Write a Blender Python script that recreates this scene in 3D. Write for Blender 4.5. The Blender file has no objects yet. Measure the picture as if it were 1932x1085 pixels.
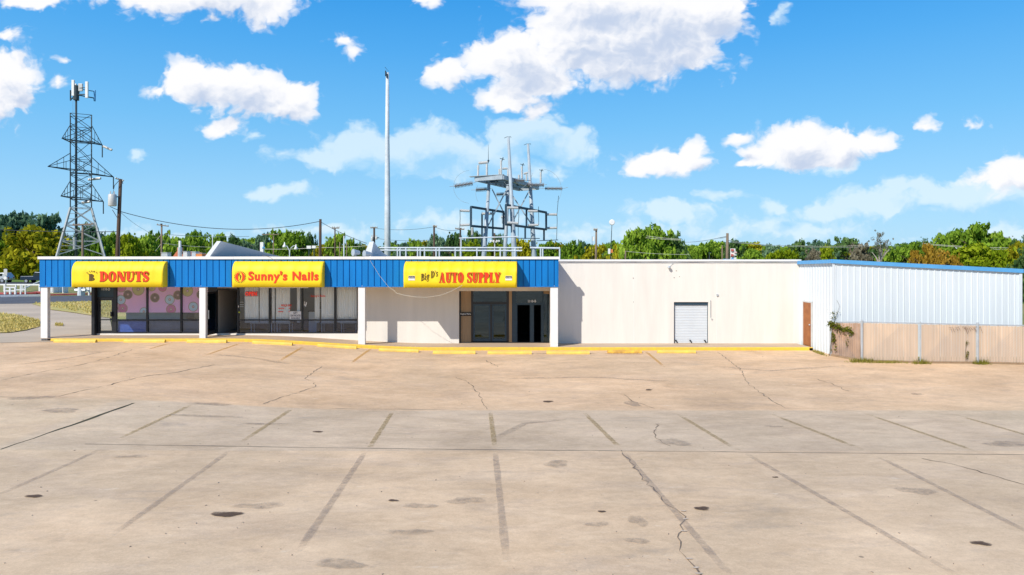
import bpy, bmesh, math, random
from mathutils import Vector, Matrix, noise

random.seed(7)
R = math.radians
scn = bpy.context.scene
COL = scn.collection

# ------------------------------------------------------------------ measure
F, CX, HY, CZ = 1288.0, 966.0, 478.0, 4.24      # focal length and horizon of the survey, camera height
YF, YW = 30.7, 32.2                              # canopy front and shop wall distance

def W(px, py, Y):
    return Vector(((px - CX) / F * Y, Y, CZ - (py - HY) / F * Y))

def sm(a, b, t):
    t = max(0.0, min(1.0, (t - a) / (b - a)))
    return t * t * (3 - 2 * t)

def L(x):
    return 1 - sm(-13.0, -3.6, x)

def G(x, y):
    """height of the ground"""
    if y <= 19.8:
        z = -.33 + .055 * (19.8 - max(y, 1.0))
    else:
        z = -.33 + .25 * sm(18.8, 31.5, y) if y < 31.5 else -.08
    if y < 1:
        z += .01 * (1 - y) if y > -10 else .11
    z += .40 * L(x) * sm(13.5, 21.5, y)
    z -= 1.15 * sm(55, 118, y)
    return z

def S(x):
    """height of the pavement in front of the shops"""
    return .04 + .39 * (1 - sm(-12.8, -3.4, x))

def hit(px, py):
    lo, hi = 1.5, 400.0
    for _ in range(60):
        m = (lo + hi) / 2
        p = W(px, py, m)
        if p.z > G(p.x, p.y): lo = m
        else: hi = m
    p = W(px, py, lo)
    return Vector((p.x, p.y, G(p.x, p.y)))

# ------------------------------------------------------------------ materials
def mat(name, col, rough=.6, metal=0.0, var=0.0, scale=3.0, stretch=(1, 1, 1), col2=None, bump=0.0, bscale=40.0, spec=.5, emit=None):
    m = bpy.data.materials.new(name); m.use_nodes = True
    nt = m.node_tree; b = nt.nodes['Principled BSDF']
    b.inputs['Base Color'].default_value = (*col, 1)
    b.inputs['Roughness'].default_value = rough
    b.inputs['Metallic'].default_value = metal
    b.inputs['Specular IOR Level'].default_value = spec
    if emit:
        b.inputs['Emission Color'].default_value = (*emit[:3], 1); b.inputs['Emission Strength'].default_value = emit[3]
    if var or col2 or bump:
        tc = nt.nodes.new('ShaderNodeTexCoord'); mp = nt.nodes.new('ShaderNodeMapping')
        mp.inputs['Scale'].default_value = stretch
        nt.links.new(tc.outputs['Object'], mp.inputs['Vector'])
    if var or col2:
        n = nt.nodes.new('ShaderNodeTexNoise'); n.inputs['Scale'].default_value = scale
        n.inputs['Detail'].default_value = 6; n.inputs['Roughness'].default_value = .62
        nt.links.new(mp.outputs[0], n.inputs['Vector'])
        r = nt.nodes.new('ShaderNodeValToRGB')
        c2 = col2 or tuple(c * (1 - var) for c in col)
        c1 = col if col2 else tuple(min(1, c * (1 + var * .5)) for c in col)
        r.color_ramp.elements[0].position = .32; r.color_ramp.elements[0].color = (*c2, 1)
        r.color_ramp.elements[1].position = .68; r.color_ramp.elements[1].color = (*c1, 1)
        nt.links.new(n.outputs[0], r.inputs[0]); nt.links.new(r.outputs[0], b.inputs['Base Color'])
    if bump:
        n2 = nt.nodes.new('ShaderNodeTexNoise'); n2.inputs['Scale'].default_value = bscale; n2.inputs['Detail'].default_value = 4
        bp = nt.nodes.new('ShaderNodeBump'); bp.inputs['Strength'].default_value = bump; bp.inputs['Distance'].default_value = .02
        nt.links.new(mp.outputs[0], n2.inputs['Vector']); nt.links.new(n2.outputs[0], bp.inputs['Height'])
        nt.links.new(bp.outputs[0], b.inputs['Normal'])
    return m

def glass(name, tint, refl, rough=.01, gl=(.9, .95, 1)):
    m = bpy.data.materials.new(name); m.use_nodes = True
    nt = m.node_tree; nt.nodes.clear()
    o = nt.nodes.new('ShaderNodeOutputMaterial'); mx = nt.nodes.new('ShaderNodeMixShader')
    t = nt.nodes.new('ShaderNodeBsdfTransparent'); t.inputs[0].default_value = (*tint, 1)
    g = nt.nodes.new('ShaderNodeBsdfGlossy'); g.inputs['Roughness'].default_value = rough
    g.inputs['Color'].default_value = (*gl, 1)
    fr = nt.nodes.new('ShaderNodeLayerWeight'); fr.inputs[0].default_value = .5
    pw_ = nt.nodes.new('ShaderNodeMath'); pw_.operation = 'POWER'; pw_.inputs[1].default_value = 5; nt.links.new(fr.outputs['Facing'], pw_.inputs[0])
    ad = nt.nodes.new('ShaderNodeMath'); ad.operation = 'MULTIPLY_ADD'; ad.inputs[1].default_value = .9; ad.inputs[2].default_value = refl; ad.use_clamp = True
    nt.links.new(pw_.outputs[0], ad.inputs[0]); nt.links.new(ad.outputs[0], mx.inputs[0])
    nt.links.new(t.outputs[0], mx.inputs[1]); nt.links.new(g.outputs[0], mx.inputs[2]); nt.links.new(mx.outputs[0], o.inputs[0])
    return m

def leafmat(name, cols, transl=.35):
    m = bpy.data.materials.new(name); m.use_nodes = True
    nt = m.node_tree; nt.nodes.clear()
    o = nt.nodes.new('ShaderNodeOutputMaterial'); mx = nt.nodes.new('ShaderNodeMixShader'); mx.inputs[0].default_value = transl
    d = nt.nodes.new('ShaderNodeBsdfDiffuse'); t = nt.nodes.new('ShaderNodeBsdfTranslucent')
    g = nt.nodes.new('ShaderNodeNewGeometry'); tc = nt.nodes.new('ShaderNodeTexCoord')
    n = nt.nodes.new('ShaderNodeTexNoise'); n.inputs['Scale'].default_value = .55; n.inputs['Detail'].default_value = 3
    nt.links.new(tc.outputs['Object'], n.inputs['Vector'])
    oi = nt.nodes.new('ShaderNodeObjectInfo')
    a = nt.nodes.new('ShaderNodeMath'); a.operation = 'MULTIPLY_ADD'; a.inputs[1].default_value = .45
    nt.links.new(g.outputs['Random Per Island'], a.inputs[0])
    s = nt.nodes.new('ShaderNodeMath'); s.operation = 'MULTIPLY_ADD'; s.inputs[1].default_value = .9; s.inputs[2].default_value = -.22
    nt.links.new(n.outputs[0], s.inputs[0]); nt.links.new(s.outputs[0], a.inputs[2])
    a2 = nt.nodes.new('ShaderNodeMath'); a2.operation = 'MULTIPLY_ADD'; a2.inputs[1].default_value = .28
    nt.links.new(oi.outputs['Random'], a2.inputs[0]); nt.links.new(a.outputs[0], a2.inputs[2])
    r = nt.nodes.new('ShaderNodeValToRGB')
    e = r.color_ramp.elements
    e[0].position = .1; e[0].color = (*cols[0], 1); e[1].position = .95; e[1].color = (*cols[-1], 1)
    for k, c in enumerate(cols[1:-1]):
        q = e.new(.1 + .85 * (k + 1) / (len(cols) - 1)); q.color = (*c, 1)
    nt.links.new(a2.outputs[0], r.inputs[0])
    for x in (d, t): nt.links.new(r.outputs[0], x.inputs[0])
    nt.links.new(d.outputs[0], mx.inputs[1]); nt.links.new(t.outputs[0], mx.inputs[2]); nt.links.new(mx.outputs[0], o.inputs[0])
    return m

def stainmat(name, col, scale=6.0, strength=1.0, rough=.8):
    """a mark soaked into the surface: its edge breaks up with the colour attribute 'fade'"""
    m = bpy.data.materials.new(name); m.use_nodes = True
    nt = m.node_tree; b = nt.nodes['Principled BSDF']; b.inputs['Base Color'].default_value = (*col, 1); b.inputs['Roughness'].default_value = rough
    at = nt.nodes.new('ShaderNodeAttribute'); at.attribute_name = 'fade'
    tc = nt.nodes.new('ShaderNodeTexCoord'); n = nt.nodes.new('ShaderNodeTexNoise'); n.inputs['Scale'].default_value = scale; n.inputs['Detail'].default_value = 6
    n.inputs['Roughness'].default_value = .7
    nt.links.new(tc.outputs['Object'], n.inputs['Vector'])
    a = nt.nodes.new('ShaderNodeMath'); a.operation = 'MULTIPLY_ADD'; a.inputs[1].default_value = 3.6; a.inputs[2].default_value = -2.1
    nt.links.new(n.outputs[0], a.inputs[0])
    c = nt.nodes.new('ShaderNodeMath'); c.operation = 'MULTIPLY_ADD'; c.inputs[1].default_value = 1.5
    nt.links.new(at.outputs['Fac'], c.inputs[0]); nt.links.new(a.outputs[0], c.inputs[2])
    n3 = nt.nodes.new('ShaderNodeTexNoise'); n3.inputs['Scale'].default_value = scale * 3.1; n3.inputs['Detail'].default_value = 8; n3.inputs['Roughness'].default_value = .75
    nt.links.new(tc.outputs['Object'], n3.inputs['Vector'])
    r3 = nt.nodes.new('ShaderNodeMapRange'); r3.inputs[1].default_value = .38; r3.inputs[2].default_value = .62; r3.inputs[3].default_value = .25 if strength < .9 else .8; nt.links.new(n3.outputs[0], r3.inputs[0])
    d = nt.nodes.new('ShaderNodeMath'); d.operation = 'MULTIPLY'; d.inputs[1].default_value = strength; d.use_clamp = True
    c.use_clamp = True
    d2 = nt.nodes.new('ShaderNodeMath'); d2.operation = 'MULTIPLY'; nt.links.new(c.outputs[0], d2.inputs[0]); nt.links.new(r3.outputs[0], d2.inputs[1])
    nt.links.new(d2.outputs[0], d.inputs[0]); nt.links.new(d.outputs[0], b.inputs['Alpha'])
    return m

M = {}
M['plaster'] = mat('plaster', (.765, .72, .65), .85, var=.07, scale=1.6, stretch=(1.4, 1, .16), bump=.12, bscale=25)
M['white'] = mat('white_paint', (.78, .77, .75), .55, var=.06, scale=2)
M['blue'] = mat('blue_metal', (.002, .185, .54), .55, spec=.25, var=.16, scale=1.2, stretch=(2, 2, .4))
M['trimblue'] = mat('light_blue_metal', (.10, .36, .68), .4, var=.10, scale=2)
M['ribbed'] = mat('white_ribbed_metal', (.655, .705, .73), .5, var=.05, scale=.8, stretch=(2, 2, .3))
M['shutter'] = mat('white_shutter', (.66, .69, .71), .45, var=.04, scale=2)
M['yellow'] = mat('yellow_fabric', (.90, .66, .008), .6, var=.05, scale=1.3, bump=.03, bscale=8)
M['kerb'] = mat('yellow_kerb_paint', (.86, .58, .035), .7, var=.22, scale=5, col2=(.66, .42, .08), bump=.15)
M['stop'] = mat('yellow_stop_paint', (.85, .60, .10), .75, scale=3.2, col2=(.66, .43, .11), bump=.15, bscale=30)
M['stop_worn'] = mat('worn_yellow_stop_paint', (.82, .52, .06), .75, scale=3.5, col2=(.42, .20, .06), bump=.2, bscale=30)
M['red'] = mat('red_lettering', (.83, .045, .006), .5)
M['brown'] = mat('brown_lettering', (.11, .06, .008), .6)
M['dark'] = mat('dark_bronze_frame', (.016, .018, .022), .4)
M['steelblue'] = mat('blue_grey_frame', (.022, .055, .085), .45, var=.2, scale=6)
M['black'] = mat('black', (.006, .006, .008), .5)
M['tan'] = mat('tan_wood_panel', (.36, .235, .125), .6, var=.18, scale=2, stretch=(8, 1, .6))
M['soffit'] = mat('tan_soffit', (.50, .38, .23), .8, var=.1)
M['rust'] = mat('rusty_brown_door', (.38, .14, .04), .7, var=.3, scale=5, col2=(.26, .085, .025))
M['galv'] = mat('galvanised_steel', (.50, .53, .55), .45, metal=.35, var=.12, scale=5)
M['palesteel'] = mat('pale_painted_steel', (.60, .65, .68), .5, var=.14, scale=3)
M['lattice'] = mat('shade_dark_lattice_steel', (.032, .055, .068), .6, var=.25, scale=.4, stretch=(1, 1, 1))  # shade on the tower's faces put into the dark tone; fittings share it
M['latticelow'] = mat('pale_lattice_steel', (.38, .41, .42), .6, var=.2, scale=2)
M['insul'] = mat('grey_porcelain', (.55, .55, .53), .35, var=.1)
M['wood'] = mat('creosoted_wood', (.085, .05, .032), .85, var=.3, scale=4, stretch=(6, 6, .4))
M['paleWood'] = mat('weathered_wood', (.22, .16, .11), .85, var=.3, scale=4, stretch=(6, 6, .4))
M['wire'] = mat('dark_cable', (.03, .03, .035), .6)
M['palewire'] = mat('pale_cable', (.62, .60, .50), .6)
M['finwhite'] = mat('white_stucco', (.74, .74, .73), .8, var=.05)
M['finshade'] = mat('shade_grey_stucco', (.56, .58, .60), .8, var=.07, scale=3, stretch=(3, 3, .5))  # the white stucco again, greyed in colour for the fin's shaded side
M['slat'] = mat('tan_privacy_slat', (.65, .485, .345), .75, var=.10, scale=1.2, stretch=(6, 1, .6))
def island(m, lo, hi):
    nt = m.node_tree; b = nt.nodes['Principled BSDF']; g = nt.nodes.new('ShaderNodeNewGeometry'); r = nt.nodes.new('ShaderNodeMapRange')
    r.inputs[3].default_value = lo; r.inputs[4].default_value = hi; nt.links.new(g.outputs['Random Per Island'], r.inputs[0])
    x = nt.nodes.new('ShaderNodeMix'); x.data_type = 'RGBA'; x.blend_type = 'MULTIPLY'; x.inputs[0].default_value = 1
    src = b.inputs['Base Color'].links[0].from_socket; nt.links.new(src, x.inputs[6]); nt.links.new(r.outputs[0], x.inputs[7]); nt.links.new(x.outputs[2], b.inputs['Base Color'])
island(M['slat'], .90, 1.05)
M['slat_old'] = mat('brown_privacy_slat', (.50, .32, .21), .8, var=.3, scale=2.2)
island(M['slat_old'], .85, 1.05)
M['towersteel'] = mat('blue_grey_tower_steel', (.36, .42, .46), .5, var=.2, scale=1.5)
M['darkinsul'] = mat('brown_grey_porcelain', (.26, .25, .24), .4)
M['dirt'] = mat('dirt', (.32, .22, .13), .95, var=.3, scale=3)
M['walk'] = mat('pavement_concrete', (.52, .385, .265), .9, var=.16, scale=1.3, stretch=(.5, 1, 1), bump=.15, bscale=60)
M['asphalt'] = mat('road_asphalt', (.095, .10, .115), .85, var=.15, scale=.6, bump=.1)
M['asphalt_old'] = mat('old_asphalt', (.53, .43, .32), .9, var=.2, scale=.35, stretch=(.4, 1, 1), bump=.15, bscale=30)
M['lawn'] = mat('dry_lawn', (.66, .50, .20), .95, scale=.5, col2=(.33, .33, .08), bump=.4, bscale=25)
M['field'] = mat('green_field', (.17, .21, .045), .95, scale=.12, col2=(.30, .26, .10), bump=.3, bscale=10)
M['verge'] = mat('bright_verge', (.15, .24, .03), .95, scale=.3, col2=(.07, .14, .02))
M['redkerb'] = mat('red_kerb_paint', (.50, .10, .09), .8, var=.2)
M['roof'] = mat('roof_membrane', (.55, .54, .52), .9, var=.12, scale=1)
M['intwall'] = mat('interior_wall', (.40, .36, .31), .9)
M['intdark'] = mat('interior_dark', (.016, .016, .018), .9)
M['intfloor'] = mat('interior_floor', (.20, .18, .16), .5)
M['curtain'] = mat('white_curtain', (.86, .86, .84), .9, var=.05, scale=6, stretch=(8, 1, .3))
M['glass'] = glass('shop_glass', (.95, .97, .98), .045)
M['glassdark'] = glass('dark_shop_glass', (.20, .27, .32), .09, .01, (.55, .80, 1))
M['glasslow'] = glass('blue_tinted_glass', (.66, .74, .86), .05)
M['pink'] = mat('pink_window_graphic', (.86, .44, .68), .6, scale=1.1, col2=(.74, .40, .70))
M['teal'] = mat('teal_counter', (.30, .44, .48), .5, var=.1)
M['redroof'] = mat('red_clay_roof', (.50, .15, .06), .85, var=.2, scale=5)
M['carwhite'] = mat('silver_car_paint', (.60, .62, .64), .25, metal=.3)
M['cardark'] = mat('dark_navy_car_paint', (.015, .03, .06), .25, metal=.2)
M['tyre'] = mat('tyre_rubber', (.02, .02, .02), .9)
M['chrome'] = mat('wheel_alloy', (.55, .56, .58), .35, metal=.8)
M['carglass'] = mat('car_glass', (.02, .03, .035), .08)
M['orange'] = mat('orange_box', (.65, .22, .06), .6)
M['trunk'] = mat('bark', (.14, .105, .075), .9, var=.3, scale=5)
M['palebark'] = mat('pale_bark', (.36, .32, .27), .9, var=.2, scale=5)
M['vine'] = leafmat('vine_leaf', [(.06, .08, .012), (.14, .15, .02), (.24, .17, .04)], .2)
M['weed'] = leafmat('weed_blade', [(.12, .12, .02), (.28, .26, .05), (.42, .36, .12)], .3)
M['dryleaf'] = leafmat('dry_grass_blade', [(.26, .27, .05), (.58, .47, .15), (.74, .60, .26)], .3)
LEAF = {
    'green': leafmat('green_leaf', [(0.025, 0.063, 0.009), (0.109, 0.204, 0.019), (0.254, 0.397, 0.039), (0.41, 0.552, 0.072)]),
    'dark': leafmat('dark_leaf', [(0.022, 0.056, 0.017), (0.062, 0.129, 0.039), (0.142, 0.242, 0.072), (0.226, 0.339, 0.113)]),
    'teal': leafmat('blue_green_leaf', [(0.034, 0.079, 0.051), (0.085, 0.17, 0.1), (0.17, 0.282, 0.156), (0.282, 0.424, 0.226)]),
    'bright': leafmat('yellow_green_leaf', [(0.049, 0.098, 0.005), (0.159, 0.233, 0.009), (0.294, 0.367, 0.018), (0.417, 0.466, 0.037)]),
    'olive': leafmat('olive_gold_leaf', [(0.077, 0.091, 0.007), (0.241, 0.24, 0.013), (0.461, 0.42, 0.023), (0.54, 0.54, 0.043)]),
    'orange': leafmat('orange_leaf', [(0.106, 0.071, 0.011), (0.287, 0.19, 0.022), (0.468, 0.285, 0.038), (0.51, 0.369, 0.075)]),
    'grey': leafmat('grey_sparse_leaf', [(0.078, 0.072, 0.046), (0.169, 0.15, 0.098), (0.273, 0.247, 0.169), (0.364, 0.325, 0.234)]),
}

# the concrete of the lot
def lotmat():
    m = bpy.data.materials.new('lot_concrete'); m.use_nodes = True
    nt = m.node_tree; b = nt.nodes['Principled BSDF']; b.inputs['Roughness'].default_value = .88
    N, K = nt.nodes.new, nt.links.new
    tc = N('ShaderNodeTexCoord'); sep = N('ShaderNodeSeparateXYZ'); K(tc.outputs['Object'], sep.inputs[0])
    def nz(scale, detail, stretch, rough=.6, dist=0.0):
        mp = N('ShaderNodeMapping'); mp.inputs['Scale'].default_value = stretch; K(tc.outputs['Object'], mp.inputs[0])
        n = N('ShaderNodeTexNoise'); n.inputs['Scale'].default_value = scale; n.inputs['Detail'].default_value = detail
        n.inputs['Roughness'].default_value = rough; n.inputs['Distortion'].default_value = dist; K(mp.outputs[0], n.inputs['Vector']); return n.outputs[0]
    def ramp(f, p0, c0, p1, c1):
        r = N('ShaderNodeValToRGB'); e = r.color_ramp.elements
        e[0].position = p0; e[0].color = (*c0, 1); e[1].position = p1; e[1].color = (*c1, 1); K(f, r.inputs[0]); return r.outputs[0]
    def mr(f, a, b_):
        x = N('ShaderNodeMapRange'); x.interpolation_type = 'SMOOTHSTEP'; x.inputs[1].default_value = a; x.inputs[2].default_value = b_; K(f, x.inputs[0]); return x.outputs[0]
    def mth(op, a, c):
        x = N('ShaderNodeMath'); x.operation = op
        for i, q in enumerate((a, c)):
            if isinstance(q, (int, float)): x.inputs[i].default_value = q
            else: K(q, x.inputs[i])
        return x.outputs[0]
    def mix(f, a, c, mode='MIX'):
        x = N('ShaderNodeMix'); x.data_type = 'RGBA'; x.blend_type = mode
        if isinstance(f, float): x.inputs[0].default_value = f
        else: K(f, x.inputs[0])
        for s, q in ((6, a), (7, c)):
            if isinstance(q, tuple): x.inputs[s].default_value = (*q, 1)
            else: K(q, x.inputs[s])
        return x.outputs[2]
    big = nz(.12, 4, (1, 1, 1), .55, .6)
    base = ramp(big, .42, (.56, .43, .275), .60, (.69, .505, .31))
    # older slab between the two joints and the slabs to either side are greyer
    band = mth('MULTIPLY', mr(sep.outputs['Y'], 14.78, 14.92), mth('SUBTRACT', 1.0, mr(sep.outputs['Y'], 19.7, 19.9)))
    band = mth('MULTIPLY', band, mr(sep.outputs['X'], -11.6, -11.2))
    base = mix(mth('MULTIPLY', band, .75), base, (.49, .405, .29))
    edge = mr(mth('ABSOLUTE', sep.outputs['X'], 0.0), 6.0, 17.0)
    near = mth('SUBTRACT', 1.0, mr(sep.outputs['Y'], 18.0, 22.0))
    wob = mr(nz(.22, 4, (1, 1, 1)), .30, .62)
    base = mix(mth('MULTIPLY', mth('MULTIPLY', edge, near), mth('MULTIPLY', wob, .75)), base, (.54, .475, .325))
    # fresh pour up by the kerb, streaked by tyres across the lot
    st = nz(.8, 6, (.45, 1.2, 1), .68, .5)
    base = mix(mth('MULTIPLY', mr(st, .48, .66), .38), base, (.40, .315, .235))
    st2 = nz(1.1, 6, (.35, 1.1, 1), .7, .8)
    base = mix(mth('MULTIPLY', mr(st2, .50, .68), .34), base, (.80, .63, .43))
    mot = nz(2.6, 7, (.7, 1.1, 1), .75)
    base = mix(mth('MULTIPLY', mr(mot, .52, .66), .34), base, (.38, .305, .235))
    fine = nz(30, 5, (1, 1, 1), .8)
    base = mix(.34, base, ramp(fine, .3, (.36, .28, .21), .7, (.74, .57, .42)))
    spot = N('ShaderNodeTexVoronoi'); spot.inputs['Scale'].default_value = 1.3
    K(tc.outputs['Object'], spot.inputs['Vector'])
    sp = mth('MULTIPLY', mth('SUBTRACT', 1.0, mr(spot.outputs['Distance'], .03, .055)), mr(nz(.8, 2, (1, 1, 1)), .52, .6))
    base = mix(mth('MULTIPLY', sp, .8), base, (.11, .085, .065))
    # the slab nearer the shops was poured with a redder sand
    base = mix(mth('MULTIPLY', mr(sep.outputs['Y'], 19.6, 20.0), .42), base, mix(1.0, base, (1.05, .915, .80), 'MULTIPLY'))
    base = mix(1.0, base, (1.085, 1.04, .985), 'MULTIPLY')
    # worn tone: broad, middle and small blotches, and smudges dragged by traffic
    tone = mth('ADD', mth('MULTIPLY', mth('SUBTRACT', nz(.35, 5, (.7, 1, 1), .6, .4), .5), .75), mth('MULTIPLY', mth('SUBTRACT', nz(1.6, 6, (.6, 1, 1), .7, .6), .5), .60))
    tone = mth('ADD', tone, mth('MULTIPLY', mth('SUBTRACT', nz(7.0, 6, (.8, 1, 1), .75), .5), .45))
    tone = mth('ADD', tone, mth('MULTIPLY', mth('SUBTRACT', nz(90, 2, (1, 1, 1), .8), .5), .35))
    cr = N('ShaderNodeCombineColor'); t1 = mth('ADD', 1.0, tone)
    for i_ in range(3): K(mth('ADD', 1.0, mth('MULTIPLY', tone, (.92, 1.0, 1.12)[i_])), cr.inputs[i_])
    base = mix(1.0, base, cr.outputs[0], 'MULTIPLY')
    sm1 = mth('MULTIPLY', mr(nz(.55, 7, (.30, 1, 1), .72, 1.2), .555, .70), mr(nz(2.2, 5, (.5, 1, 1), .7), .42, .62))
    base = mix(mth('MULTIPLY', sm1, .42), base, (.27, .235, .195))
    sm2 = mth('MULTIPLY', mr(nz(1.4, 7, (.12, 1.5, 1), .7, .7), .57, .70), mr(nz(.3, 3, (1, 1, 1), .6), .48, .6))
    base = mix(mth('MULTIPLY', sm2, .38), base, (.30, .255, .21))
    pale = mth('MULTIPLY', mr(nz(4.5, 6, (.5, 1.2, 1), .7, .5), .62, .74), .5)
    base = mix(pale, base, (.80, .68, .52))
    K(base, b.inputs['Base Color'])
    bp = N('ShaderNodeBump'); bp.inputs['Strength'].default_value = .25; bp.inputs['Distance'].default_value = .01
    K(nz(55, 4, (1, 1, 1), .7), bp.inputs['Height']); K(bp.outputs[0], b.inputs['Normal'])
    return m
M['lot'] = lotmat()
M['crack'] = mat('crack_dark', (.30, .23, .165), .95, scale=2.5, col2=(.12, .09, .065))
M['joint'] = mat('joint_dark', (.20, .165, .13), .95, var=.3, scale=2)
M['mossjoint'] = mat('weedy_joint', (.085, .075, .035), .95, col2=(.04, .04, .02), scale=5)
M['chip'] = mat('pale_chip', (.58, .47, .36), .9)
M['st_oil'] = stainmat('oil_stain', (.10, .058, .032), 5, 1.0, .85)
M['st_grey'] = stainmat('grey_stain', (.33, .27, .21), 2.4, .42)
M['st_tyre'] = stainmat('tyre_smear', (.34, .28, .215), 1.3, .5)
M['st_olive'] = stainmat('faded_olive_paint', (.37, .27, .10), 5, .62)
M['st_violet'] = stainmat('scrubbed_grey_paint', (.36, .295, .24), 1.6, .44)
M['st_yellow'] = stainmat('faded_yellow_paint', (.66, .36, .06), 9, .75)
M['st_drag'] = stainmat('tyre_drag', (.30, .245, .195), 1.3, .34)
M['st_rust'] = stainmat('rust_run', (.30, .15, .05), 4, .7)

# ------------------------------------------------------------------ building blocks
class MB:
    def __init__(s): s.v = []; s.f = []; s.fade = None
    def add(s, vs, fs):
        k = len(s.v); s.v += [tuple(v) for v in vs]; s.f += [tuple(i + k for i in f) for f in fs]; return s
    def box(s, x0, x1, y0, y1, z0, z1):
        return s.add([(x0, y0, z0), (x1, y0, z0), (x1, y1, z0), (x0, y1, z0), (x0, y0, z1), (x1, y0, z1), (x1, y1, z1), (x0, y1, z1)],
                     [(0, 3, 2, 1), (4, 5, 6, 7), (0, 1, 5, 4), (1, 2, 6, 5), (2, 3, 7, 6), (3, 0, 4, 7)])
    def bar(s, a, b, w, h=None, up=(0, 0, 1)):
        """square bar from a to b"""
        a, b = Vector(a), Vector(b); h = h or w; d = (b - a).normalized(); u = Vector(up)
        if abs(d.dot(u)) > .95: u = Vector((0, 1, 0))
        x = d.cross(u).normalized() * w / 2; y = x.cross(d).normalized() * h / 2
        vs = [p + i * x + j * y for p in (a, b) for i, j in ((-1, -1), (1, -1), (1, 1), (-1, 1))]
        return s.add(vs, [(0, 1, 2, 3), (7, 6, 5, 4), (0, 4, 5, 1), (1, 5, 6, 2), (2, 6, 7, 3), (3, 7, 4, 0)])
    def tube(s, pts, rs, n=8, cap=True):
        pts = [Vector(p) for p in pts]
        if isinstance(rs, (int, float)): rs = [rs] * len(pts)
        rings = []
        for i, p in enumerate(pts):
            d = (pts[min(i + 1, len(pts) - 1)] - pts[max(i - 1, 0)]).normalized()
            u = Vector((0, 0, 1)) if abs(d.z) < .9 else Vector((1, 0, 0))
            x = d.cross(u).normalized(); y = x.cross(d)
            rings.append([p + rs[i] * (math.cos(2 * math.pi * k / n) * x + math.sin(2 * math.pi * k / n) * y) for k in range(n)])
        vs = [q for r in rings for q in r]; fs = []
        for i in range(len(pts) - 1):
            for k in range(n):
                fs.append((i * n + k, i * n + (k + 1) % n, (i + 1) * n + (k + 1) % n, (i + 1) * n + k))
        if cap:
            fs.append(tuple(range(n))[::-1]); fs.append(tuple((len(pts) - 1) * n + k for k in range(n)))
        return s.add(vs, fs)
    def ball(s, c, r, n=10, m=6, sc=(1, 1, 1)):
        c = Vector(c); vs = []; fs = []
        for i in range(m + 1):
            t = math.pi * i / m
            for k in range(n):
                p = 2 * math.pi * k / n
                vs.append(c + Vector((r * sc[0] * math.sin(t) * math.cos(p), r * sc[1] * math.sin(t) * math.sin(p), r * sc[2] * math.cos(t))))
        for i in range(m):
            for k in range(n): fs.append((i * n + k, (i + 1) * n + k, (i + 1) * n + (k + 1) % n, i * n + (k + 1) % n))
        return s.add(vs, fs)
    def prism(s, poly, axis, a, b):
        """poly in the two other axes, extruded from a to b along axis (0 x, 1 y, 2 z)"""
        def mk(p, t):
            q = list(p); q.insert(axis, t); return q
        n = len(poly)
        vs = [mk(p, a) for p in poly] + [mk(p, b) for p in poly]
        fs = [tuple(range(n)), tuple(range(2 * n - 1, n - 1, -1))] + [(i, i + n, (i + 1) % n + n, (i + 1) % n) for i in range(n)]
        return s.add(vs, fs)
    def build(s, name, m, parent=None, smooth=False):
        me = bpy.data.meshes.new(name); me.from_pydata(s.v, [], s.f); me.update()
        bm = bmesh.new(); bm.from_mesh(me); bmesh.ops.recalc_face_normals(bm, faces=bm.faces); bm.to_mesh(me); bm.free()
        if s.fade:
            at = me.attributes.new('fade', 'FLOAT', 'POINT'); at.data.foreach_set('value', s.fade)
        me.materials.append(m if not isinstance(m, str) else M[m])
        if smooth:
            for p in me.polygons: p.use_smooth = True
        return link(name, me, parent)

def link(name, me, parent=None):
    o = bpy.data.objects.new(name, me); COL.objects.link(o)
    if parent:
        o.parent = parent
        q = parent
        while q.parent: q = q.parent
        if parent.type == 'EMPTY': o.matrix_parent_inverse = Matrix.Translation(-parent.location)
    return o

def tag(o, label=None, cat=None, group=None, kind=None):
    if label: o['label'] = label
    if cat: o['category'] = cat
    if group: o['group'] = group
    if kind: o['kind'] = kind
    return o

def thing(name, loc, label, cat, group=None):
    o = bpy.data.objects.new(name, None); COL.objects.link(o); o.location = loc; o.empty_display_size = .3
    return tag(o, label, cat, group)

def copy_tree(o, parent=None):
    c = o.copy(); COL.objects.link(c)
    if parent: c.parent = parent
    for ch in o.children: copy_tree(ch, c)
    return c

def drape(poly, off, step=2.0, hgt=G):
    """flat outline laid on the ground"""
    bm = bmesh.new(); vs = [bm.verts.new((p[0], p[1], 0)) for p in poly]; bm.faces.new(vs)
    xs = [p[0] for p in poly]; ys = [p[1] for p in poly]
    for ax, lo, hi in ((0, min(xs), max(xs)), (1, min(ys), max(ys))):
        k = math.floor(lo / step) * step + step
        while k < hi:
            co = Vector((k, 0, 0)) if ax == 0 else Vector((0, k, 0)); no = Vector((1, 0, 0)) if ax == 0 else Vector((0, 1, 0))
            bmesh.ops.bisect_plane(bm, geom=bm.verts[:] + bm.edges[:] + bm.faces[:], plane_co=co, plane_no=no)
            k += step
    bmesh.ops.recalc_face_normals(bm, faces=bm.faces)
    b = MB(); bm.verts.index_update()
    b.v = [(v.co.x, v.co.y, hgt(v.co.x, v.co.y) + off) for v in bm.verts]
    b.f = [tuple(v.index for v in (f.verts if f.normal.z > 0 else reversed(f.verts))) for f in bm.faces]
    bm.free(); return b

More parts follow.
